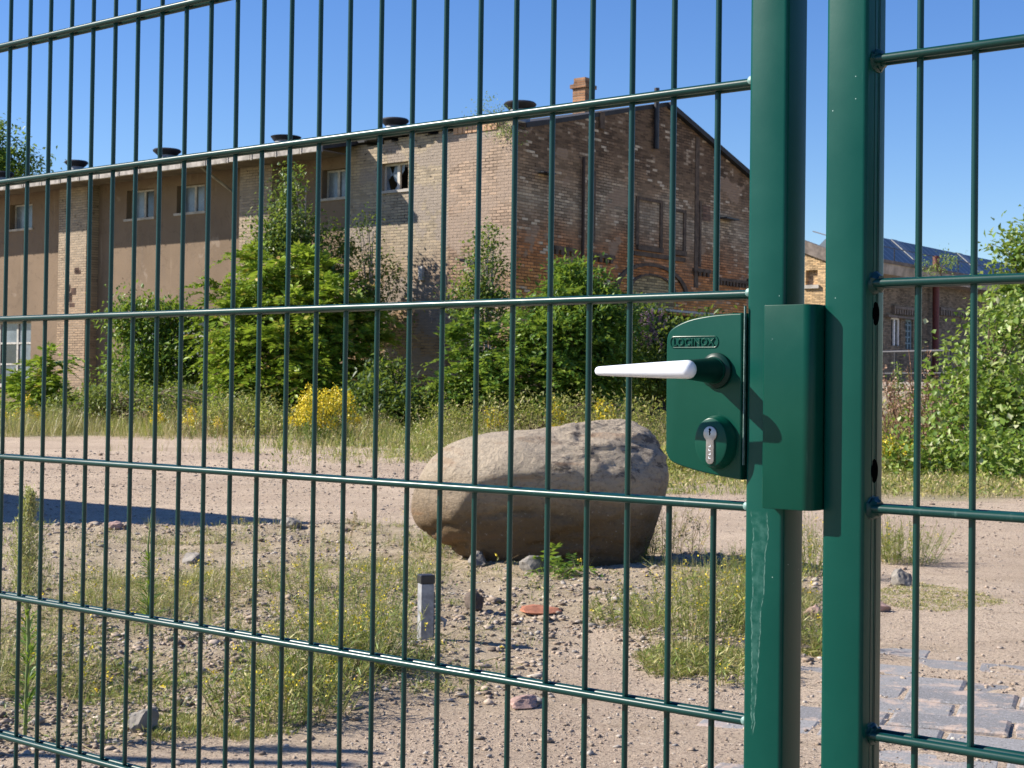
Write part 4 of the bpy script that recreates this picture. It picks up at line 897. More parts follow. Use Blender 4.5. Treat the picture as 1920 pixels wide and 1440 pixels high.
# ------------------------------------------------------------------ boulder
def boulder():
    Yb = 9.12
    outl = [(768, 965), (772, 915), (792, 875), (815, 850), (850, 826), (900, 812), (960, 803), (1040, 795), (1110, 788), (1165, 785), (1200, 793), (1232, 820), (1250, 860), (1258, 920), (1254, 990), (1243, 1045), (1215, 1090), (1130, 1112), (1040, 1112), (960, 1100), (895, 1072), (845, 1030), (795, 1000)]
    pts = [at(px, py, Yb) for px, py in spline([(float(a), float(b)) for a, b in outl], 6, True)]
    pts = np.array([(p[0], p[2]) for p in pts]); c = np.array([at(1010, 930, Yb)[0], at(1010, 930, Yb)[2]])
    d = pts - c; ang = np.arctan2(d[:, 1], d[:, 0]); rad = np.linalg.norm(d, axis=1); o = np.argsort(ang); ang = ang[o]; rad = rad[o]
    ang = np.concatenate([ang - 2 * math.pi, ang, ang + 2 * math.pi]); rad = np.concatenate([rad] * 3)
    bm = bmesh.new(); bmesh.ops.create_icosphere(bm, subdivisions=6, radius=1.0); co = np.array([v.co for v in bm.verts])
    xz = np.hypot(co[:, 0], co[:, 2]); an = np.arctan2(co[:, 2], co[:, 0]); rr = np.interp(an, ang, rad)
    cp = xz; sp_ = co[:, 1]
    f = np.abs(cp) ** .80; g = np.sign(sp_) * np.abs(sp_) ** .85
    D = .52
    X = rr * f * np.cos(an); Z = rr * f * np.sin(an); Yv = g * D
    # the front leans back towards the foot, so that it overhangs
    Zn = Z / .45
    Yv = Yv + np.where(Yv < 0, .07 * np.clip(-(Zn - .25), 0, 1.4), 0)
    P = np.stack([X, Yv, Z], 1)
    for nrm, dist in (((-.02, -.93, -.36), .40), ((-.45, -.50, .72), .50), ((-.75, -.62, .1), .62), ((.15, -.45, .88), .43), ((.9, -.2, -.35), .68), ((-.55, -.6, -.55), .58)):
        n_ = np.array(nrm); n_ = n_ / np.linalg.norm(n_); q = P @ n_ - dist; P = P - np.where(q > 0, q * .60, 0)[:, None] * n_
    def n3(p, f, sd): return (fbm(p[:, 0] * f + 7.3, p[:, 2] * f + p[:, 1] * f * .7, sd) + fbm(p[:, 1] * f + 3.1, p[:, 2] * f - p[:, 0] * f * .4, sd + 3) - 1.0)
    nv = P / np.linalg.norm(P, axis=1, keepdims=True)
    rough = sstep(.0, .25, P[:, 2] - .05) * sstep(-.25, .1, P[:, 0])
    rough = rough * sstep(-.1, .35, P[:, 0]); disp = n3(P, 1.6, 40) * .05 + n3(P, 7, 50) * (.010 + .016 * rough) + n3(P, 14, 55) * (.005 + .05 * rough) - np.abs(n3(P * np.array([.7, .7, 1.8]), 4.0, 60)) * (.012 + .05 * rough)
    crack = np.abs(n3(P * np.array([.6, .6, 2.2]), 2.6, 77)); disp -= .03 * sstep(.06, 0, crack) * sstep(.2, -.1, P[:, 2])
    P = P + nv * disp[:, None]
    for v, q in zip(bm.verts, P): v.co = q
    me = bpy.data.meshes.new('boulder'); bm.to_mesh(me); bm.free(); me.polygons.foreach_set('use_smooth', [True] * len(me.polygons))
    t = NT("boulder stone"); x, y, z = t.xyz()
    lo = (.17, .118, .068); hi = (.42, .35, .265)  # shaded foot and lit top of the rock put into the colour
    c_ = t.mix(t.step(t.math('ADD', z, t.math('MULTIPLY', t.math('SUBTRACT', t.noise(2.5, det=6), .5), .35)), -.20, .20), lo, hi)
    c_ = t.mix(t.step(t.noise(30, det=8, rough=.8), .48, .66), c_, t.mix(.55, c_, (.09, .075, .065))); c_ = t.mix(t.step(t.noise(42, det=5, rough=.75), .60, .70), c_, t.mix(.5, c_, (.52, .46, .40)))
    pit = t.math('MULTIPLY', t.step(t.noise(9, t.scale(t.obj(), (.8, .8, 1.8)), det=8, rough=.75, dist=.4), .52, .58), t.math('MULTIPLY', t.step(x, -.12, .12), t.step(z, .02, .16))); c_ = t.mix(t.math('MULTIPLY', pit, .75), c_, (.07, .062, .058))
    c_ = t.mix(t.math('MULTIPLY', t.step(t.noise(5, t.scale(t.obj(), (.5, .5, 3)), det=5), .55, .7), .4), c_, (.26, .14, .07))
    h_ = t.math('ADD', t.noise(22, det=8, rough=.75), t.math('MULTIPLY', t.noise(4, t.scale(t.obj(), (.6, .6, 2.5)), det=6), 1.4))
    t.done(c_, .9, t.bump(h_, .95, .035), spec=.1)
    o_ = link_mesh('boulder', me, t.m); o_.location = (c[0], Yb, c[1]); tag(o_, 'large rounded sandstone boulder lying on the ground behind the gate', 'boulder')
boulder()

# capped stake
X, Y = gp(797, 1217); Z = float(gz(np.array([X]), np.array([Y]))[0]); k = Y / F_PX; stw = 25 * k; sth = 121 * k
stk = empty('marker_stake', (X, Y, Z), R(20), label='short greyish white square stake with black cap and shade-darkened side standing in weeds', cat='stake')
M_WHITE = simple("grey white plastic", (.27, .27, .275), .5, var=.35, scale=24)
MB().box((-stw / 2, -stw / 2, -.15), (stw / 2, stw / 2, sth - 17 * k)).build('post', M_WHITE, stk, bevel=.003)
MB().box((-stw / 2 - .003, -stw / 2 - .003, sth - 17 * k + .0005), (stw / 2 + .003, stw / 2 + .003, sth)).build('cap', M_BLACKP, stk, bevel=.004)
MB().box((stw / 2 + .0005, -stw / 2 + .004, .01), (stw / 2 + .004, stw / 2 - .002, sth - 32 * k)).build('side_shade_plate', M_BLACKP, stk)  # dark plate puts the shade of the right side into colour
mb = MB(); mb.tube([(stw / 2, .0, 40 * k), (stw / 2 + .03, -.004, 39 * k), (stw / 2 + .055, -.006, 33 * k), (stw / 2 + .05, -.01, 22 * k)], [.006, .008, .009, .004], 8, flat=.4)
mb.build('torn_tape', M_WHITE, stk, smooth=True)

# ------------------------------------------------------------------ plants
GREENS = [(0, (.035, .085, .012)), (.4, (.075, .16, .022)), (.75, (.12, .23, .03)), (1, (.20, .30, .05))]
M_LEAF_Y = leaf("yellow green leaflet", [(0, (.09, .17, .012)), (.4, (.18, .29, .02)), (.8, (.28, .38, .035)), (.93, (.38, .43, .07)), (1, (.48, .28, .08))])
M_LEAF_M = leaf("mid green leaf", GREENS)
M_LEAF_D = leaf("dark green leaf", [(0, (.018, .045, .01)), (.5, (.04, .085, .018)), (1, (.09, .15, .03))])
M_LEAF_B = leaf("small birch leaf", [(0, (.04, .09, .02)), (.5, (.075, .14, .03)), (.9, (.13, .20, .05)), (1, (.28, .25, .08))])
M_LEAF_P = leaf("pale broad leaf", [(0, (.07, .14, .02)), (.45, (.16, .26, .04)), (.75, (.26, .36, .09)), (.93, (.42, .46, .20)), (1, (.58, .58, .38))])
M_GRASS = leaf("grass blade", [(0, (.09, .14, .03)), (.25, (.20, .24, .06)), (.45, (.34, .31, .11)), (.7, (.45, .36, .17)), (.9, (.54, .45, .25)), (1, (.26, .15, .08))], .25)
M_GRASSG = leaf("fresh grass blade", [(0, (.05, .10, .02)), (.5, (.13, .20, .04)), (.85, (.24, .29, .07)), (1, (.44, .38, .16))], .3)
M_DRY = leaf("dry stalk", [(0, (.20, .12, .06)), (.5, (.38, .28, .15)), (1, (.52, .42, .26))], .15)
M_YEL = leaf("yellow flower", [(0, (.62, .42, .01)), (.5, (.80, .60, .02)), (1, (.85, .72, .08))], .25)
M_PURP = leaf("purple flower", [(0, (.10, .03, .12)), (1, (.28, .12, .30))], .2)
M_BARK = simple("brown bark", (.13, .09, .06), .9, var=.35, scale=12, bump=.6); M_BARKW = simple("pale bark", (.36, .33, .29), .8, var=.4, scale=9, bump=.4)
M_STEM = simple("green stem", (.15, .20, .06), .7, var=.3)
M_STEMP = simple("pale stem", (.36, .33, .17), .8, var=.3)
def runit(rr, n): v = rr.normal(size=(n, 3)); return v / np.linalg.norm(v, axis=1, keepdims=True)
def in_ell(rr, n, e, shell=.35):
    c, r = np.array(e[:3]), np.array(e[3:6]); v = runit(rr, n) * (shell + (1 - shell) * rr.uniform(0, 1, (n, 1))) ** .5; return c + v * r
def trunk_mesh(name, base, top, r0, mat, parent, limbs, rr):
    mb = MB(); b = Vector(base); tp = Vector(top); pts = []
    for k in range(7): t = k / 6; pts.append(b.lerp(tp, t) + Vector((rr.uniform(-1, 1), rr.uniform(-1, 1), 0)) * .06 * (tp - b).length * t * (1 - t) * 2)
    mb.tube(pts, [r0 * (1 - .8 * k / 6) for k in range(7)], 7)
    for l in limbs:
        i = rr.randint(1, 5); p0 = pts[i]; p1 = Vector(l); m = p0.lerp(p1, .5) + Vector((0, 0, .12 * (p1 - p0).length)); mb.tube([p0, m, p1], [r0 * (.5 - .06 * i), r0 * .25, r0 * .08], 5)
    inv = Matrix.Translation(parent.location) @ parent.rotation_euler.to_matrix().to_4x4(); o = mb.build(name, mat, parent, smooth=True); o.data.transform(inv.inverted()); return o
def bush(name, base, ells, nclus, nleaf, L, W, mat, label, cat, seed, bark=None, r0=.05, spread=.22, droop=-.2, group=None, trunk_top=None):
    rr = np.random.RandomState(seed); root = empty(name, base, 0, label=label, cat=cat, group=group); s = Soup(); wts = np.array([e[3] * e[4] * e[5] for e in ells]) ** .8; wts /= wts.sum(); limbs = []
    for e, wt in zip(ells, wts):
        m = max(3, int(nclus * wt)); C = in_ell(rr, m, e, .30); limbs += [tuple(q) for q in C[rr.choice(m, min(m, 9), False)]]
        for c in C:
            k = rr.poisson(nleaf); 
            if k < 1: continue
            ax = c - np.array(e[:3]); ax = ax / (np.linalg.norm(ax) + .1) + np.array([0, 0, .35]); sc = spread * rr.uniform(.6, 1.3)
            P = c + rr.normal(size=(k, 3)) * sc * np.array([1, 1, .7]); Dv = runit(rr, k) + ax * .5 + np.array([0, 0, droop]); Nn = runit(rr, k) * .7 + np.array([0, 0, 1.0]) + ax * .3
            s.leaves(P, Dv, Nn, L * rr.uniform(.45, 1.45, k), W * rr.uniform(.6, 1.35, k))
    s.build('foliage', mat, root); top = trunk_top or (base[0] + rr.uniform(-.1, .1), base[1], max(e[2] for e in ells))
    trunk_mesh('trunk', base, top, r0, bark or M_BARK, root, limbs[:40], rr); return root
def fronds(s, tw, B, D, Ln, pairs, lw, rr, lfrac=.30):
    """pinnate leaves: B base, D direction, Ln length"""
    n = len(B); D = D / np.linalg.norm(D, axis=1, keepdims=True); Sd = np.cross(D, np.array([0, 0, 1.])); Sd /= (np.linalg.norm(Sd, axis=1, keepdims=True) + 1e-6); Un = np.cross(Sd, D); Ln = np.broadcast_to(Ln, (n,))[:, None]
    def pos(t): return B + D * Ln * t - np.array([0, 0, 1.]) * Ln * .45 * t * t
    prev = B
    for q in (.35, .7, 1.0): p = pos(q); tw.sticks(prev, p, .004 * (1.3 - q) * Ln[:, 0] * 1.6 + .0008, .003 * (1.15 - q) * Ln[:, 0] * 1.6 + .0006); prev = p
    for k in range(pairs):
        t = .18 + .8 * k / (pairs - 1); p = pos(t); ll = Ln[:, 0] * lfrac * (math.sin(math.pi * (.22 + .62 * t)) ** .8)
        for sg in (1, -1):
            dv = Sd * sg * .9 + D * (.25 + .45 * t) - np.array([0, 0, .28]) + rr.normal(size=(n, 3)) * .20
            s.leaves(p, dv, Un + rr.normal(size=(n, 3)) * .45, ll * rr.uniform(.85, 1.1, n), ll * lw, .18)
    s.leaves(pos(1.0), D - np.array([0, 0, .6]), Un, Ln[:, 0] * lfrac * .8, Ln[:, 0] * lfrac * .8 * lw, .18)
def frond_bush(name, base, stems, L, pairs, mat, label, cat, seed, nf=13, bark=None, lw=.33, rad=.02, group=None):
    """stems: list of (tip, share of the stem that carries leaves)"""
    rr = np.random.RandomState(seed); root = empty(name, base, 0, label=label, cat=cat, group=group); s = Soup(); tw = Soup(); mb = MB()
    for tip, low in stems:
        tip = Vector(tip); b = Vector(base) + Vector((rr.uniform(-.25, .25) + (tip.x - base[0]) * .35, rr.uniform(-.25, .25) + (tip.y - base[1]) * .35, -.02)); m = b.lerp(tip, .5) + Vector((rr.uniform(-.1, .1), rr.uniform(-.1, .1), .0)); mb.tube([b, m, tip], [rad, rad * .75, rad * .35], 6)
        n = int(nf * (1 + low * 1.5)); t = 1 - rr.uniform(0, 1, n) ** 1.5 * low; Bp = np.array([list(b.lerp(tip, q)) for q in t]); a = rr.uniform(0, 6.283, n); el = rr.uniform(-.45, .95, n) + (t > .93) * .35
        fronds(s, tw, Bp, np.stack([np.cos(a) * np.cos(el), np.sin(a) * np.cos(el), np.sin(el)], 1), L * rr.uniform(.65, 1.15, n), pairs, lw, rr)
    s.build('foliage', mat, root); tw.build('leaf_stalk', M_STEM, root); inv = Matrix.Translation(base); o = mb.build('trunk', bark or M_BARK, root, smooth=True); o.data.transform(inv.inverted()); return root
def pts_in(n, xr, yr, Y, dY, rr): return [(tuple(at(rr.uniform(*xr), rr.uniform(*yr), Y + rr.uniform(-dY, dY)))) for _ in range(n)]
rr = np.random.RandomState(77)
def base_at(px, Y): q = at(px, 800, Y); return (q[0], Y, 0.0)
# big tree-of-heaven clump, centre left
Y0 = 35.5
tips = [(at(px, py, Y0 + dy), lo) for px, py, dy, lo in [(505, 500, 0, .45), (470, 545, -.6, .5), (440, 590, -.9, .5), (560, 490, .4, .4), (600, 500, .2, .5), (640, 540, -.3, .5), (535, 560, -1.0, .5), (590, 590, -1.2, .5), (470, 640, -1.2, .6), (420, 660, -.6, .6), (520, 640, -1.4, .6), (580, 660, -1.5, .6), (640, 630, -1.0, .6), (690, 640, -.3, .6), (430, 700, -1.0, .6), (500, 710, -1.5, .6), (560, 720, -1.5, .6), (620, 705, -1.4, .6), (680, 700, -.8, .6), (410, 540, .3, .4), (470, 480, .6, .4), (540, 520, .8, .5), (655, 585, .5, .6), (455, 575, -.2, .5), (610, 545, -.5, .5), (700, 585, .2, .5), (400, 620, .1, .5)]]
frond_bush('tree_of_heaven', base_at(540, Y0), tips, .86, 10, M_LEAF_Y, 'big yellow green clump of feathery saplings in front of the plaster bay with brick pilaster', 'tree', 3, nf=30, lw=.37)
# birch behind it
def eb(px, py, Y, rx, rz, ry=None): q = at(px, py, Y); k = Y / F_PX; return (q[0], q[1], q[2], rx * k, (ry or rx) * k, rz * k)
Yb_ = 38.5
bush('birch_tree', base_at(560, Yb_), [eb(550, 350, Yb_, 22, 38), eb(545, 420, Yb_, 48, 60), eb(535, 500, Yb_, 75, 60), eb(620, 470, Yb_, 45, 55), eb(500, 450, Yb_, 30, 40), eb(610, 560, Yb_, 90, 60)], 330, 46, .10, .075, M_LEAF_B, 'tall slender birch rising behind the yellow green clump to the upper windows', 'tree', 5, M_BARKW, .07, .20, -.6)
bush('birch_tree', base_at(700, Yb_ + .4), [eb(680, 430, Yb_, 25, 50), eb(700, 520, Yb_, 55, 60), eb(725, 550, Yb_, 36, 50), eb(700, 640, Yb_, 45, 50)], 90, 20, .09, .065, M_LEAF_B, 'sparse drooping birch before the pale brick wall below the broken window', 'tree', 6, M_BARKW, .05, .20, -.7)
bush('birch_tree', base_at(905, 35.2), [eb(915, 455, 35.2, 18, 35), eb(905, 510, 35.2, 38, 45), eb(880, 560, 35.2, 40, 40), eb(925, 580, 35.2, 35, 40)], 100, 36, .09, .065, M_LEAF_B, 'young birch growing in front of the sunlit corner of the workshop', 'tree', 7, M_BARKW, .05, .18, -.6)
# dark bushes right of the clump
bush('dark_shrub', base_at(740, 34), [eb(725, 720, 33, 40, 35), eb(775, 765, 31.5, 55, 30), eb(700, 755, 32, 55, 38)], 130, 40, .13, .07, M_LEAF_D, 'dark green shrub between the feathery clump and the boulder', 'shrub', 8)
# light shrub on the right of the middle
Yr = 31.5
tips = [(at(px, py, Yr + dy), lo) for px, py, dy, lo in [(1060, 515, 0, .4), (1085, 500, .3, .4), (1110, 530, 0, .5), (1150, 555, .2, .5), (1040, 555, -.2, .5), (1075, 560, -.5, .5), (1125, 590, -.4, .5), (1165, 610, 0, .5), (985, 570, 0, .5), (1010, 610, -.6, .5), (1060, 620, -.8, .6), (1110, 640, -.8, .6), (1150, 660, -.5, .6), (960, 620, -.3, .6), (910, 620, 0, .5), (870, 600, .3, .5), (850, 640, 0, .6), (900, 670, -.5, .6), (950, 680, -.8, .6), (1000, 680, -.9, .6), (1060, 690, -.9, .6), (1110, 700, -.8, .6), (1160, 710, -.4, .6), (860, 700, -.4, .6), (830, 720, 0, .6), (920, 720, -.8, .6), (1180, 670, .4, .5)]]
frond_bush('locust_shrub', base_at(1010, Yr), tips, .62, 8, leaf("fresh green leaflet", [(0, (.045, .11, .015)), (.5, (.10, .20, .025)), (.85, (.17, .29, .04)), (1, (.30, .38, .08))]), 'broad fresh green shrub with feathery leaves behind the boulder before the gable', 'shrub', 9, nf=30, lw=.42)
bush('green_shrub', base_at(1085, Yr - .3), [eb(1075, 545, Yr, 50, 45), eb(1120, 590, Yr, 60, 50), eb(1060, 620, Yr - .5, 60, 50), eb(1140, 660, Yr - .3, 45, 50)], 190, 46, .12, .06, M_LEAF_M, 'upright bright green shrub against the lower sooty gable', 'shrub', 10)
bush('dark_shrub', base_at(1215, 33.5), [eb(1200, 620, 33.5, 45, 50), eb(1235, 660, 33.5, 60, 60), eb(1190, 700, 33, 60, 50), eb(1260, 700, 33.5, 50, 50), eb(1330, 640, 34.5, 60, 45)], 220, 46, .13, .07, M_LEAF_D, 'very dark shrub in the shade under the gable arch, behind the lock', 'shrub', 11)
rb = empty('butterfly_bush', base_at(1215, 32.3), 0, label='purple flowering bush in the dark gap left of the lock', cat='shrub'); s = Soup(); rr = np.random.RandomState(5)
for k in range(26):
    q = at(rr.uniform(1188, 1245), rr.uniform(600, 660), 32.3); m = 60; t = rr.uniform(0, 1, m); dv = np.array([rr.uniform(-.5, .5), 0, 1.0]); s.leaves(q + dv * t[:, None] * .28 + rr.normal(size=(m, 3)) * .02, runit(rr, m), runit(rr, m), .025, .02)
s.build('blossom', M_PURP, rb); s = Soup()
for k in range(40): q = at(rr.uniform(1185, 1245), rr.uniform(640, 720), 32.3); m = 12; s.leaves(q + rr.normal(size=(m, 3)) * .15, runit(rr, m), np.array([0, 0, 1.]) + runit(rr, m) * .6, .13, .04)
s.build('foliage', M_LEAF_D, rb)
# left shrub, left frond sapling
Yl = 38
bush('green_shrub', base_at(280, Yl), [eb(240, 600, Yl, 28, 45), eb(285, 620, Yl, 50, 55), eb(345, 615, Yl, 30, 50), eb(265, 690, Yl - .4, 55, 45), eb(330, 690, Yl - .4, 50, 45), eb(370, 700, Yl, 30, 35)], 250, 46, .13, .07, M_LEAF_M, 'rounded green shrub before the long lower window of the plaster wall', 'shrub', 12)
tips = [(at(px, py, 36 + dy), .45) for px, py, dy in [(95, 665, 0), (70, 690, -.3), (50, 715, 0), (85, 730, -.4), (30, 740, 0), (110, 740, .2)]]
frond_bush('tree_of_heaven', base_at(75, 36), tips, .95, 11, M_LEAF_Y, 'bright feathery sapling near the left edge before the big pilaster', 'tree', 14, nf=12, lw=.30)
bush('green_shrub', base_at(195, 34.5), [eb(215, 745, 34.5, 60, 28), eb(130, 765, 34.5, 50, 22), eb(330, 755, 34, 80, 28), eb(440, 770, 33, 60, 25)], 180, 34, .11, .05, leaf("olive leaf", [(0, (.06, .10, .02)), (.6, (.15, .20, .05)), (1, (.30, .32, .10))]), 'low olive green thicket at the foot of the plaster wall', 'shrub', 16)
MH = leaf('roadside herb', [(0, (.10, .13, .03)), (.4, (.25, .27, .07)), (.75, (.42, .39, .13)), (1, (.52, .41, .18))])
bush('herb_thicket', base_at(480, 31), [eb(420, 782, 31, 60, 20), eb(520, 790, 30.5, 60, 18), eb(470, 770, 31.5, 50, 22)], 110, 34, .085, .035, MH, 'low yellowish herbs at the foot of the feathery clump', 'herbs', 23, r0=.02)
bush('herb_thicket', base_at(1000, 27.5), [eb(860, 782, 28, 60, 18), eb(960, 775, 27.5, 60, 22), eb(1080, 775, 27, 60, 22), eb(1190, 785, 26.5, 60, 26)], 150, 34, .075, .03, MH, 'low yellowish herbs right behind the top of the boulder', 'herbs', 24, r0=.02)
bush('herb_thicket', base_at(1695, 23), [eb(1665, 820, 23, 40, 40), eb(1705, 800, 23, 45, 50), eb(1740, 830, 22, 40, 40), eb(1680, 870, 20, 50, 28)], 130, 30, .075, .035, MH, 'yellowish herbs hiding the foot of the concrete platform', 'herbs', 27, r0=.02)
bush('herb_thicket', base_at(1310, 19), [eb(1290, 855, 19, 50, 26), eb(1370, 870, 18.5, 50, 26)], 70, 34, .06, .03, MH, 'low yellowish herbs seen under the lock case', 'herbs', 25, r0=.02, spread=.14)
# trees behind the roof at the far left
bush('leafy_tree', base_at(-20, 75), [eb(-10, 275, 75, 34, 40), eb(-60, 260, 75, 50, 45), eb(45, 312, 75, 34, 24), eb(-30, 330, 75, 60, 40), eb(15, 325, 75, 30, 20)], 170, 34, .24, .15, M_LEAF_M, 'treetop showing over the roof at the left edge', 'tree', 17, r0=.2, spread=.55)
bush('leafy_tree', (15, 7, 0), [(14, 6, 2.2, 2.5, 3, 2.2), (17, 9, 3.5, 3, 3, 3), (19, 5, 3, 3, 3, 3), (16, 2.5, 2.2, 2.5, 2.5, 2.2), (21, 12, 3.5, 3.5, 3.5, 3.2), (13.5, 3.5, 1.6, 1.5, 2, 1.6)], 420, 30, .30, .18, M_LEAF_D, 'unseen dark trees added beyond the right edge to darken the reflection in the stiles', 'tree', 26, r0=.15, spread=.5)  # unseen trees, added to darken what the stile sides reflect
# plant on the wall corner
bush('wall_shrub', tuple(at(935, 240, 37.3)), [eb(938, 235, 37.2, 30, 22), eb(925, 205, 37.2, 26, 22), eb(948, 250, 37.0, 20, 16), eb(890, 213, 37.4, 12, 10)], 46, 16, .07, .03, M_LEAF_P, 'wispy shrub rooted in the top corner of the brick wall', 'shrub', 18, r0=.02, spread=.14)
# right hand: bindweed hedge, overhanging tree, dry dock stalks
bush('leafy_hedge', base_at(1850, 21), [eb(1880, 600, 21.5, 45, 45), eb(1935, 620, 21, 60, 70), eb(1825, 670, 21, 38, 50), eb(1865, 740, 20.5, 75, 75), eb(1930, 780, 20, 70, 90), eb(1790, 780, 20.5, 45, 60), eb(1830, 850, 19.5, 60, 50), eb(1900, 860, 19, 80, 50), eb(1735, 850, 20, 55, 45), eb(1690, 880, 19.5, 40, 30), eb(2000, 760, 20.5, 80, 120)], 300, 32, .095, .075, M_LEAF_P, 'big pale green leafy thicket at the right edge of the picture', 'shrub', 19, r0=.04, spread=.24)
bush('leafy_tree', base_at(1985, 24), [eb(1905, 470, 24, 32, 30), eb(1960, 470, 24, 60, 70), eb(1915, 560, 24, 45, 35), eb(1960, 570, 24, 70, 60), eb(1895, 520, 24, 25, 18)], 150, 30, .12, .07, M_LEAF_P, 'branches of a tree reaching in above the thicket at the right edge', 'tree', 20, r0=.08)
tq = [at(px, py, 64) for px, py in ((1765, 480), (1740, 490))]
bush('roof_sapling', tuple(at(1765, 520, 68)), [eb(1768, 495, 68, 24, 20), eb(1745, 500, 68, 18, 12)], 26, 16, .14, .06, M_LEAF_P, 'thin sapling growing out of the far hall gutter', 'shrub', 22, r0=.04, spread=.3)
def stalks(name, base, n, h, spread, label, cat, seed, mat=None, fl=None, flmat=None, leafy=None, leafmat=None, r=.004, twigs=5, twl=.35, flsize=.012, fln=6, group=None, lean=.25, droop=.0, tlo=.3, hlo=.6):
    rr = np.random.RandomState(seed); root = empty(name, base, 0, label=label, cat=cat, group=group); s = Soup(); f = Soup(); lf = Soup()
    a = rr.uniform(0, 6.283, n); d = rr.uniform(0, 1, n) ** .5; B = np.stack([base[0] + np.cos(a) * d * spread * .45, base[1] + np.sin(a) * d * spread * .45, np.full(n, base[2] - .01)], 1); hh = h * rr.uniform(hlo, 1.05, n) * (1 - .3 * d)
    T = B + np.stack([np.cos(a) * d * hh * lean + rr.normal(size=n) * .05 * h, np.sin(a) * d * hh * lean + rr.normal(size=n) * .05 * h, hh], 1); Mid = (B + T) / 2 + rr.normal(size=(n, 3)) * .025 * h
    s.sticks(B, Mid, r, r * .75); s.sticks(Mid, T, r * .75, r * .4)
    for k in range(twigs):
        t = rr.uniform(tlo, 1, n)[:, None]; p = np.where(t < .5, B + (Mid - B) * t * 2, Mid + (T - Mid) * (t * 2 - 1)); an = rr.uniform(0, 6.283, n); q = p + np.stack([np.cos(an) * .55, np.sin(an) * .55, rr.uniform(.5, 1.0, n) - droop], 1) * (h * twl * (1.2 - t) * rr.uniform(.4, 1, (n, 1))); s.sticks(p, q, r * .5, r * .25)
        if fl: 
            kk = fln; m = rr.uniform(0, 1, n) < fl; qq = np.repeat(q[m], kk, 0); 
            if len(qq): f.leaves(qq + rr.normal(size=qq.shape) * flsize * 1.1, runit(rr, len(qq)), runit(rr, len(qq)) + np.array([0, 0, .6]), flsize * rr.uniform(.8, 1.5, len(qq)), flsize * rr.uniform(.8, 1.3, len(qq)))
        if leafy:
            L_, W_, cnt = leafy
            for _ in range(cnt): t2 = rr.uniform(.02, .85, n)[:, None]; p2 = np.where(t2 < .5, B + (Mid - B) * t2 * 2, Mid + (T - Mid) * (t2 * 2 - 1)); an = rr.uniform(0, 6.283, n); dv = np.stack([np.cos(an), np.sin(an), rr.uniform(-.1, .9, n)], 1); lf.leaves(p2, dv, np.array([0, 0, 1.]) + runit(rr, n) * .5, L_ * rr.uniform(.5, 1.1, n) * (1.15 - t2[:, 0] * .6), W_)
    s.build('stem', mat or M_STEM, root)
    if fl and f.n: f.build('flower', flmat or M_YEL, root)
    if leafy: lf.build('leaf', leafmat or M_LEAF_M, root)
    return root
stalks('dry_dock', base_at(1738, 21.5), 44, 1.85, 1.3, 'reddish brown dry stalks standing left of the pale thicket', 'dead plant', 31, leaf("rust seed stalk", [(0, (.16, .08, .055)), (1, (.36, .22, .15))], .1), .8, leaf('rust seed', [(0, (.16, .08, .05)), (1, (.38, .24, .16))], .1), r=.012, twigs=10, twl=.22, flsize=.03, fln=6)
tq = base_at(1700, 24.5); stalks('mullein', tq, 3, 2.0, .35, 'tall pale spike with small leaves before the far hall window', 'plant', 33, M_STEMP, .8, M_LEAF_P, (.16, .05, 6), M_LEAF_P, r=.012, twigs=10, twl=.08, flsize=.04, lean=.05)
for (px, py, Y, wd, hh, nn, lab, sd) in [(605, 790, 28, 1.05, 1.22, 60, 'large golden rod in full yellow bloom before the feathery clump', 41), (1056, 790, 27, .30, 1.0, 6, 'small golden rod just above the middle of the boulder', 42), (1128, 785, 26.5, .32, .95, 7, 'small golden rod above the right part of the boulder', 43), (925, 790, 27.5, .2, .85, 4, 'little golden rod above the left part of the boulder', 44), (30, 800, 32, .9, .85, 8, 'low golden rod patch near the left edge below the feathery sapling', 45), (300, 800, 31, 1.0, .8, 5, 'low golden rod patch below the rounded green shrub', 46), (370, 800, 30, 1.0, .8, 5, 'pale golden rod patch between shrub and feathery clump', 47), (1690, 815, 20, .55, .7, 10, 'yellow flowers against the concrete platform', 48)]:
    stalks('golden_rod', base_at(px, Y), nn, hh, wd, lab, 'plant', sd, M_STEM, .6, M_YEL, (.12, .018, 3), M_LEAF_M, r=.006, twigs=9, twl=.20, flsize=.036, fln=10, lean=.30, tlo=.62, hlo=.5)
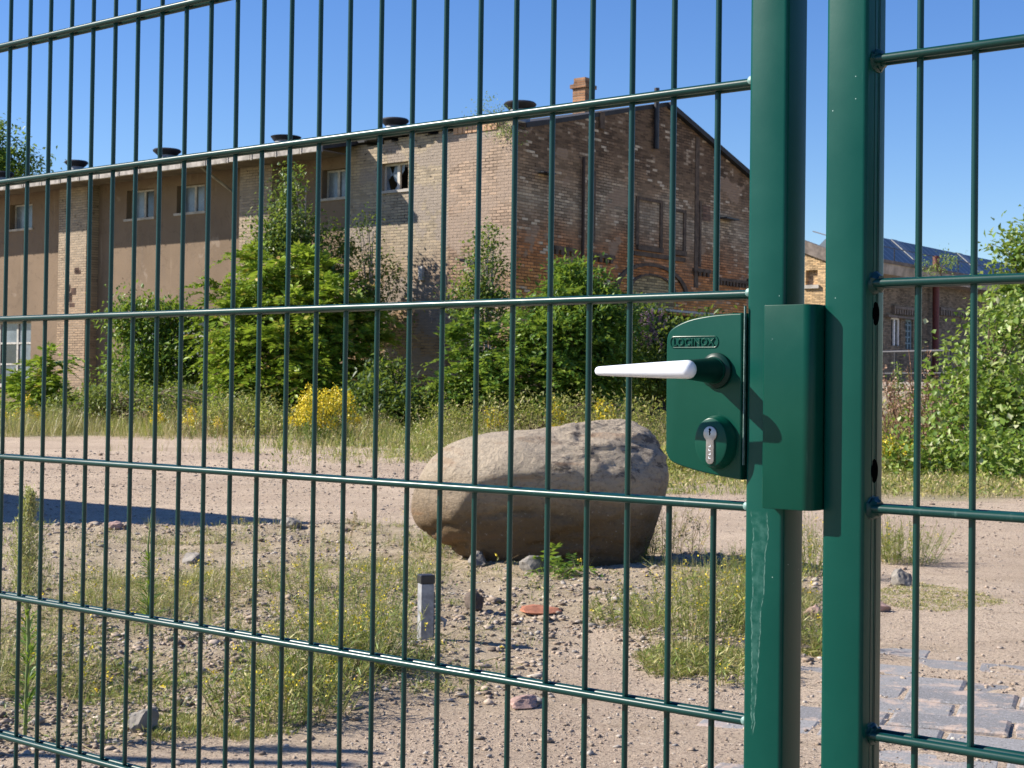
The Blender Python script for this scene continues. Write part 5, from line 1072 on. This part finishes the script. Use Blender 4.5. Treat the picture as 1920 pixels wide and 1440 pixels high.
# ---- near plants
X, Y = gp(46, 1385)
def horseweed(px, py, H, label, seed, plume=True):
    X, Y = gp(px, py); z = float(gz(np.array([X]), np.array([Y]))[0]); rr = np.random.RandomState(seed); root = empty('horseweed', (X, Y, z), 0, label=label, cat='weed'); lf = Soup(); fl = Soup(); st = Soup(); mb = MB()
    tip = Vector((X + .012, Y, z + H)); mb.tube([(X, Y, z - .02), (X + .006, Y, z + H * .4), (X - .002, Y, z + H * .7), tip], [.006, .0055, .004, .0015], 7)
    m = 170; t = rr.uniform(.06, .62, m); a = rr.uniform(0, 6.28, m); P = np.stack([X + .006 * np.sin(t * 5), np.full(m, Y), z + H * t], 1); el = rr.uniform(.0, .9, m); lf.leaves(P, np.stack([np.cos(a) * np.cos(el), np.sin(a) * np.cos(el), np.sin(el)], 1), np.array([0, 0, 1.]) + runit(rr, m) * .4, .085 * rr.uniform(.5, 1.1, m) * (1.1 - t * .6), .0075, .1)
    if not plume:
        o = mb.build('stem', M_STEM, root, smooth=True); o.data.transform(Matrix.Translation((-X, -Y, -z))); lf.build('leaf', M_LEAF_M, root); return
    m = 150; t = rr.uniform(.50, .99, m); a = rr.uniform(0, 6.28, m); P = np.stack([np.full(m, X), np.full(m, Y), z + H * t], 1); ln = H * .21 * np.clip((1.03 - t) * 2.0, .12, 1.0) * rr.uniform(.5, 1.05, m); Q = P + np.stack([np.cos(a) * .55, np.sin(a) * .55, np.ones(m) * .95], 1) * ln[:, None]; st.sticks(P, Q, .0011, .0005)
    for k in range(17):
        tt = rr.uniform(.25, 1.0, (m, 1)); q = P + (Q - P) * tt + rr.normal(size=(m, 3)) * .007; fl.leaves(q, np.array([0, 0, 1.]) + runit(rr, m) * .8, runit(rr, m), .011 * rr.uniform(.7, 1.3, m), .005)
    o = mb.build('stem', M_STEM, root, smooth=True); o.data.transform(Matrix.Translation((-X, -Y, -z))); lf.build('leaf', M_LEAF_M, root); st.build('twig', M_STEMP, root); fl.build('seed_head', leaf("pale floret", [(0, (.28, .30, .10)), (.6, (.45, .42, .20)), (1, (.60, .54, .33))], .3), root)
horseweed(46, 1390, 465 / F_PX * 4.55, 'tall horseweed with a pale plume at the left edge', 61)
horseweed(275, 1215, 240 / F_PX * 6.0, 'thin green horseweed stalk without plume in the weed patch', 62, False)
M_WEED = leaf('weed stem', [(0, (.10, .16, .03)), (.35, (.22, .28, .06)), (.65, (.37, .36, .12)), (.9, (.52, .46, .22)), (1, (.34, .20, .09))], .25)
def rocket(px, py, n, h, sp, lab, sd, fl=.25, group=None, mat=None, twigs=7):
    X, Y = gp(px, py); z = float(gz(np.array([X]), np.array([Y]))[0])
    return stalks('wild_rocket', (X, Y, z), n, h, sp, lab, 'weed', sd, mat or M_WEED, fl * .33, M_YEL, (.07, .007, 1), M_WEED, r=.0017, twigs=twigs, twl=.42, flsize=.0075, fln=4, lean=.55, group=group)
rocket(525, 1335, 100, .25, .50, 'dense wild rocket clump at the front edge of the weed patch', 71)
rocket(600, 1292, 100, .30, .50, 'tall wild rocket clump left of the capped stake', 72, .2)
rocket(668, 1262, 90, .30, .38, 'wild rocket with long thin stems just before the capped stake', 73, .22)
rocket(742, 1268, 45, .13, .3, 'low wild rocket around the foot of the capped stake', 74, .15)
rocket(1300, 1200, 80, .34, .60, 'wild rocket before the right foot of the boulder', 75, .3)
rocket(1360, 1185, 80, .40, .55, 'wild rocket close to the left gate stile', 76, .3)
rocket(1345, 1262, 120, .12, .6, 'low spreading green weed on the sand left of the stile', 77, .05)
rocket(1180, 1170, 60, .18, .45, 'small grey green weed tuft on the sand below the boulder', 78, .05)
rocket(1682, 1055, 120, .32, .55, 'rounded bush of wild rocket right of the drilled stile', 79, .12)
rocket(1520, 1085, 90, .40, .45, 'wild rocket seen between the two stiles', 80, .2)
rocket(1525, 1215, 60, .22, .45, 'dry matted weed tuft between the two stiles', 81, .05, mat=M_GRASS)
rocket(640, 1200, 60, .25, .6, 'loose yellow flowered rocket behind the tall clump', 82, .25)
rocket(590, 1130, 60, .22, .7, 'loose rocket further back in the weed patch', 83, .25, mat=M_GRASS)
rocket(700, 1130, 50, .22, .6, 'rocket between the long thin stems and the boulder', 84, .3)
rocket(1215, 1060, 40, .34, .35, 'thin rocket stems before the shaded right end of the boulder', 85, .2)
rocket(1420, 1120, 70, .34, .4, 'rocket half hidden behind the left stile', 86, .2)
rocket(820, 1040, 50, .16, .45, 'green weed at the left foot of the boulder', 87, .05)
rocket(1250, 1040, 50, .45, .5, 'tall thin weed rising beside the right end of the boulder', 88, .12, mat=M_DRY)
for px, py, n, lab, sd in ((1085, 1078, 5, 'feathery seedling in the shade below the boulder', 91), (1010, 1070, 4, 'smaller feathery seedling under the middle of the boulder', 92)):
    X, Y = gp(px, py + 18); rr = np.random.RandomState(sd); frond_bush('sapling', (X, Y, 0.0), [((X + rr.uniform(-.05, .05), Y, .10), .6) for _ in range(2)], .20, 8, M_LEAF_M, lab, 'seedling', sd, nf=n, lw=.3, rad=.004)
X, Y = gp(190, 1425)

# grass and weeds nobody could count
def tufts(P, nb, h, sp, W, soup, rr, up=1.0):
    n = len(P); k = np.repeat(np.arange(n), nb); m = len(k); a = rr.uniform(0, 6.283, m); d = rr.uniform(0, 1, m); hh = np.broadcast_to(h, (n,))[k] * rr.uniform(.4, 1.1, m)
    B = P[k] + np.stack([np.cos(a) * d * sp, np.sin(a) * d * sp, np.zeros(m)], 1); T = np.stack([np.cos(a) * hh * rr.uniform(.1, .7, m), np.sin(a) * hh * rr.uniform(.1, .7, m), hh * up], 1)
    soup.blades(B, T, W * rr.uniform(.6, 1.3, m) * np.clip(P[k][:, 1] / 7, 1, 4), .2)
rr = np.random.RandomState(101)
s = Soup(); sg = Soup(); fl = Soup()
p = scatter(15000, -.40, .24, 4.2, 13.5, 41); sd_ = poly_sd(p, PLOT); cl = fbm(p[:, 0] * 1.3, p[:, 1] * 1.3, 61); cl2 = fbm(p[:, 0] * .9 + 30, p[:, 1] * .9, 67)
rightness = sstep(-1.6, -.2, p[:, 0] + .0 * p[:, 1])
BARE = [gp(*q_) for q_ in [(840, 1060), (1230, 1050), (1230, 1120), (1130, 1190), (1000, 1330), (840, 1330), (835, 1230), (850, 1130)]]; bare = sstep(.1, -.25, poly_sd(p, BARE))
keep = (sd_ > .05) & (rr.rand(len(p)) < (sstep(.47, .66, cl) * .62 + .05 + .14 * rightness) * (.12 + .88 * bare)); q = p[keep]; c2 = cl2[keep]
P3 = np.stack([q[:, 0], q[:, 1], gz(q[:, 0], q[:, 1]) - .004], 1); g_ = c2 > .60
tufts(P3[~g_], 12, .05 + .09 * rr.rand((~g_).sum()), .05, .0016, s, rr, .8); tufts(P3[g_], 12, .035 + .05 * rr.rand(g_.sum()), .06, .0022, sg, rr, .7)
m = 2600; i = rr.randint(0, len(P3), m); a_ = rr.uniform(0, 6.28, m); ln_ = rr.uniform(.04, .16, m); A_ = P3[i] + rr.normal(size=(m, 3)) * np.array([.06, .06, 0]) + np.array([0, 0, .008]); s.sticks(A_, A_ + np.stack([np.cos(a_) * ln_, np.sin(a_) * ln_, rr.uniform(-.01, .06, m)], 1), .0016, .0008)
# leafy ground weeds
m = 9000; i = rr.randint(0, len(P3), m); pp = P3[i] + rr.normal(size=(m, 3)) * np.array([.05, .05, .0]) + np.array([0, 0, .015]); s.leaves(pp, runit(rr, m) * np.array([1, 1, .3]) + np.array([0, 0, .25]), np.array([0, 0, 1.]) + runit(rr, m) * .5, .028 * rr.uniform(.5, 1.3, m), .009)
# carpet patches at the front and the moss strip on the right
for poly, n, hgt in (([(250, 1370), (240, 1345), (340, 1335), (420, 1350), (460, 1385), (400, 1378), (300, 1390)], 260, .035), ([(1195, 1235), (1260, 1215), (1390, 1230), (1390, 1270), (1240, 1268)], 420, .05), ([(1640, 1110), (1720, 1095), (1860, 1120), (1890, 1135), (1760, 1150), (1640, 1140)], 500, .02), ([(1500, 1225), (1540, 1205), (1540, 1232)], 60, .04), ([(380, 1372), (470, 1358), (560, 1368), (480, 1380)], 100, .03)):
    pg = np.array([gp(*q) for q in poly]); lo, hi = pg.min(0), pg.max(0); c_ = rr.uniform(lo, hi, (n * 4, 2)); c_ = c_[poly_sd(c_, [tuple(q) for q in pg]) > 0][:n]; P_ = np.stack([c_[:, 0], c_[:, 1], gz(c_[:, 0], c_[:, 1]) - .004], 1); tufts(P_, 16, hgt, .035, .0035, s, rr, .6)
s.build('dry_grass', M_GRASS); tag(bpy.data.objects['dry_grass'], kind='stuff'); tag(sg.build('green_grass', M_GRASSG), kind='stuff')
m = 130; i = rr.randint(0, len(P3), m); qq = np.repeat(P3[i], 7, 0) + rr.normal(size=(m * 7, 3)) * .008 + np.array([0, 0, .06]) + np.repeat(rr.uniform(0, .08, (m, 1)) * np.array([[0, 0, 1]]), 7, 0); fl.leaves(qq, runit(rr, m * 7), np.array([0, 0, 1.]) + runit(rr, m * 7) * .6, .010, .009); tag(fl.build('wildflowers', M_YEL), kind='stuff')
# tall dry grass and herbs between the sandy track and the walls
s = Soup(); sg = Soup()
p = scatter(30000, -.42, .42, 15.5, 37, 43); sd_ = poly_sd(p, FIELD) + (fbm(p[:, 0] * .45, p[:, 1] * .45, 171) - .5) * 9.0; cl = fbm(p[:, 0] * .35, p[:, 1] * .35, 71); wallside = ((p - BC) @ BY < -.3) | ((p - BC) @ BX > .3)
keep = (sd_ > -3.0) & wallside & (rr.rand(len(p)) < sstep(-3.2, 2.5, sd_) * (.35 + .65 * sstep(.35, .6, cl))); q = p[keep]; cl = cl[keep]
hgt = (.10 + .62 * sstep(21, 31, q[:, 1]) * (.4 + .8 * fbm(q[:, 0] * .8, q[:, 1] * .8, 73))); P3 = np.stack([q[:, 0], q[:, 1], gz(q[:, 0], q[:, 1])], 1); g_ = fbm(q[:, 0] * .5 + 9, q[:, 1] * .5, 81) > .61
hgt = hgt * (.45 + .9 * vnoise(q[:, 0] * 2.2, q[:, 1] * 2.2, 91)); tufts(P3[~g_], 10, hgt[~g_], .16, .0018, s, rr, 1.0); tufts(P3[g_], 10, hgt[g_] * .8, .14, .0024, sg, rr, 1.0)
m = 26000; i = rr.randint(0, len(P3), m); pp = P3[i] + rr.normal(size=(m, 3)) * np.array([.15, .15, .0]) + np.array([0, 0, 1.]) * (hgt[i] * rr.uniform(.1, .95, m))[:, None]; sg.leaves(pp, runit(rr, m) + np.array([0, 0, .3]), np.array([0, 0, 1.]) + runit(rr, m), .07 * rr.uniform(.5, 1.3, m), .022)
m = 9000; i = rr.randint(0, len(P3), m); pp = P3[i] + rr.normal(size=(m, 3)) * np.array([.15, .15, .0]) + np.array([0, 0, 1.]) * (hgt[i] * rr.uniform(.7, 1.1, m))[:, None]; s.leaves(pp, runit(rr, m) + np.array([0, 0, .6]), runit(rr, m), .06 * rr.uniform(.5, 1.3, m), .02)
tag(s.build('tall_dry_grass', leaf('meadow straw', [(0, (.14, .15, .04)), (.25, (.30, .27, .10)), (.55, (.46, .38, .19)), (.85, (.56, .47, .27)), (1, (.26, .16, .09))], .25)), kind='stuff'); tag(sg.build('tall_green_grass', leaf("meadow herb", [(0, (.08, .13, .025)), (.4, (.19, .24, .05)), (.75, (.36, .36, .11)), (1, (.52, .42, .14))], .3)), kind='stuff')
# dry stalks standing in the meadow
for px, Y, lab, sd in ((1150, 27, 'bare pale stalks below the white lever handle', 95), (1215, 27.5, 'bare reddish stalks left of the lock case', 96), (950, 26, 'brownish seed stalks behind the left part of the boulder', 97), (390, 29, 'brown withered stalks below the feathery clump', 98)):
    stalks('dead_stalks', base_at(px, Y), 16, .9, 1.2, lab, 'dead plant', sd, M_DRY, None, r=.005, twigs=9, twl=.3)
# a few bare twigs and seed stalks near the boulder
for px, py, h, lab, sd in ((1305, 1050, .42, 'tall bare seed stalk right of the boulder', 111), (440, 1155, .30, 'single round seed head on a bare stalk in the weed patch', 112), (650, 1010, .3, 'thin dark stalk at the far edge of the weed patch', 113)):
    X, Y = gp(px, py); stalks('seed_stalk', (X, Y, 0.0), 3, h, .12, lab, 'weed', sd, M_DRY, .4, M_DRY, r=.0022, twigs=4, twl=.3, flsize=.012, fln=10)
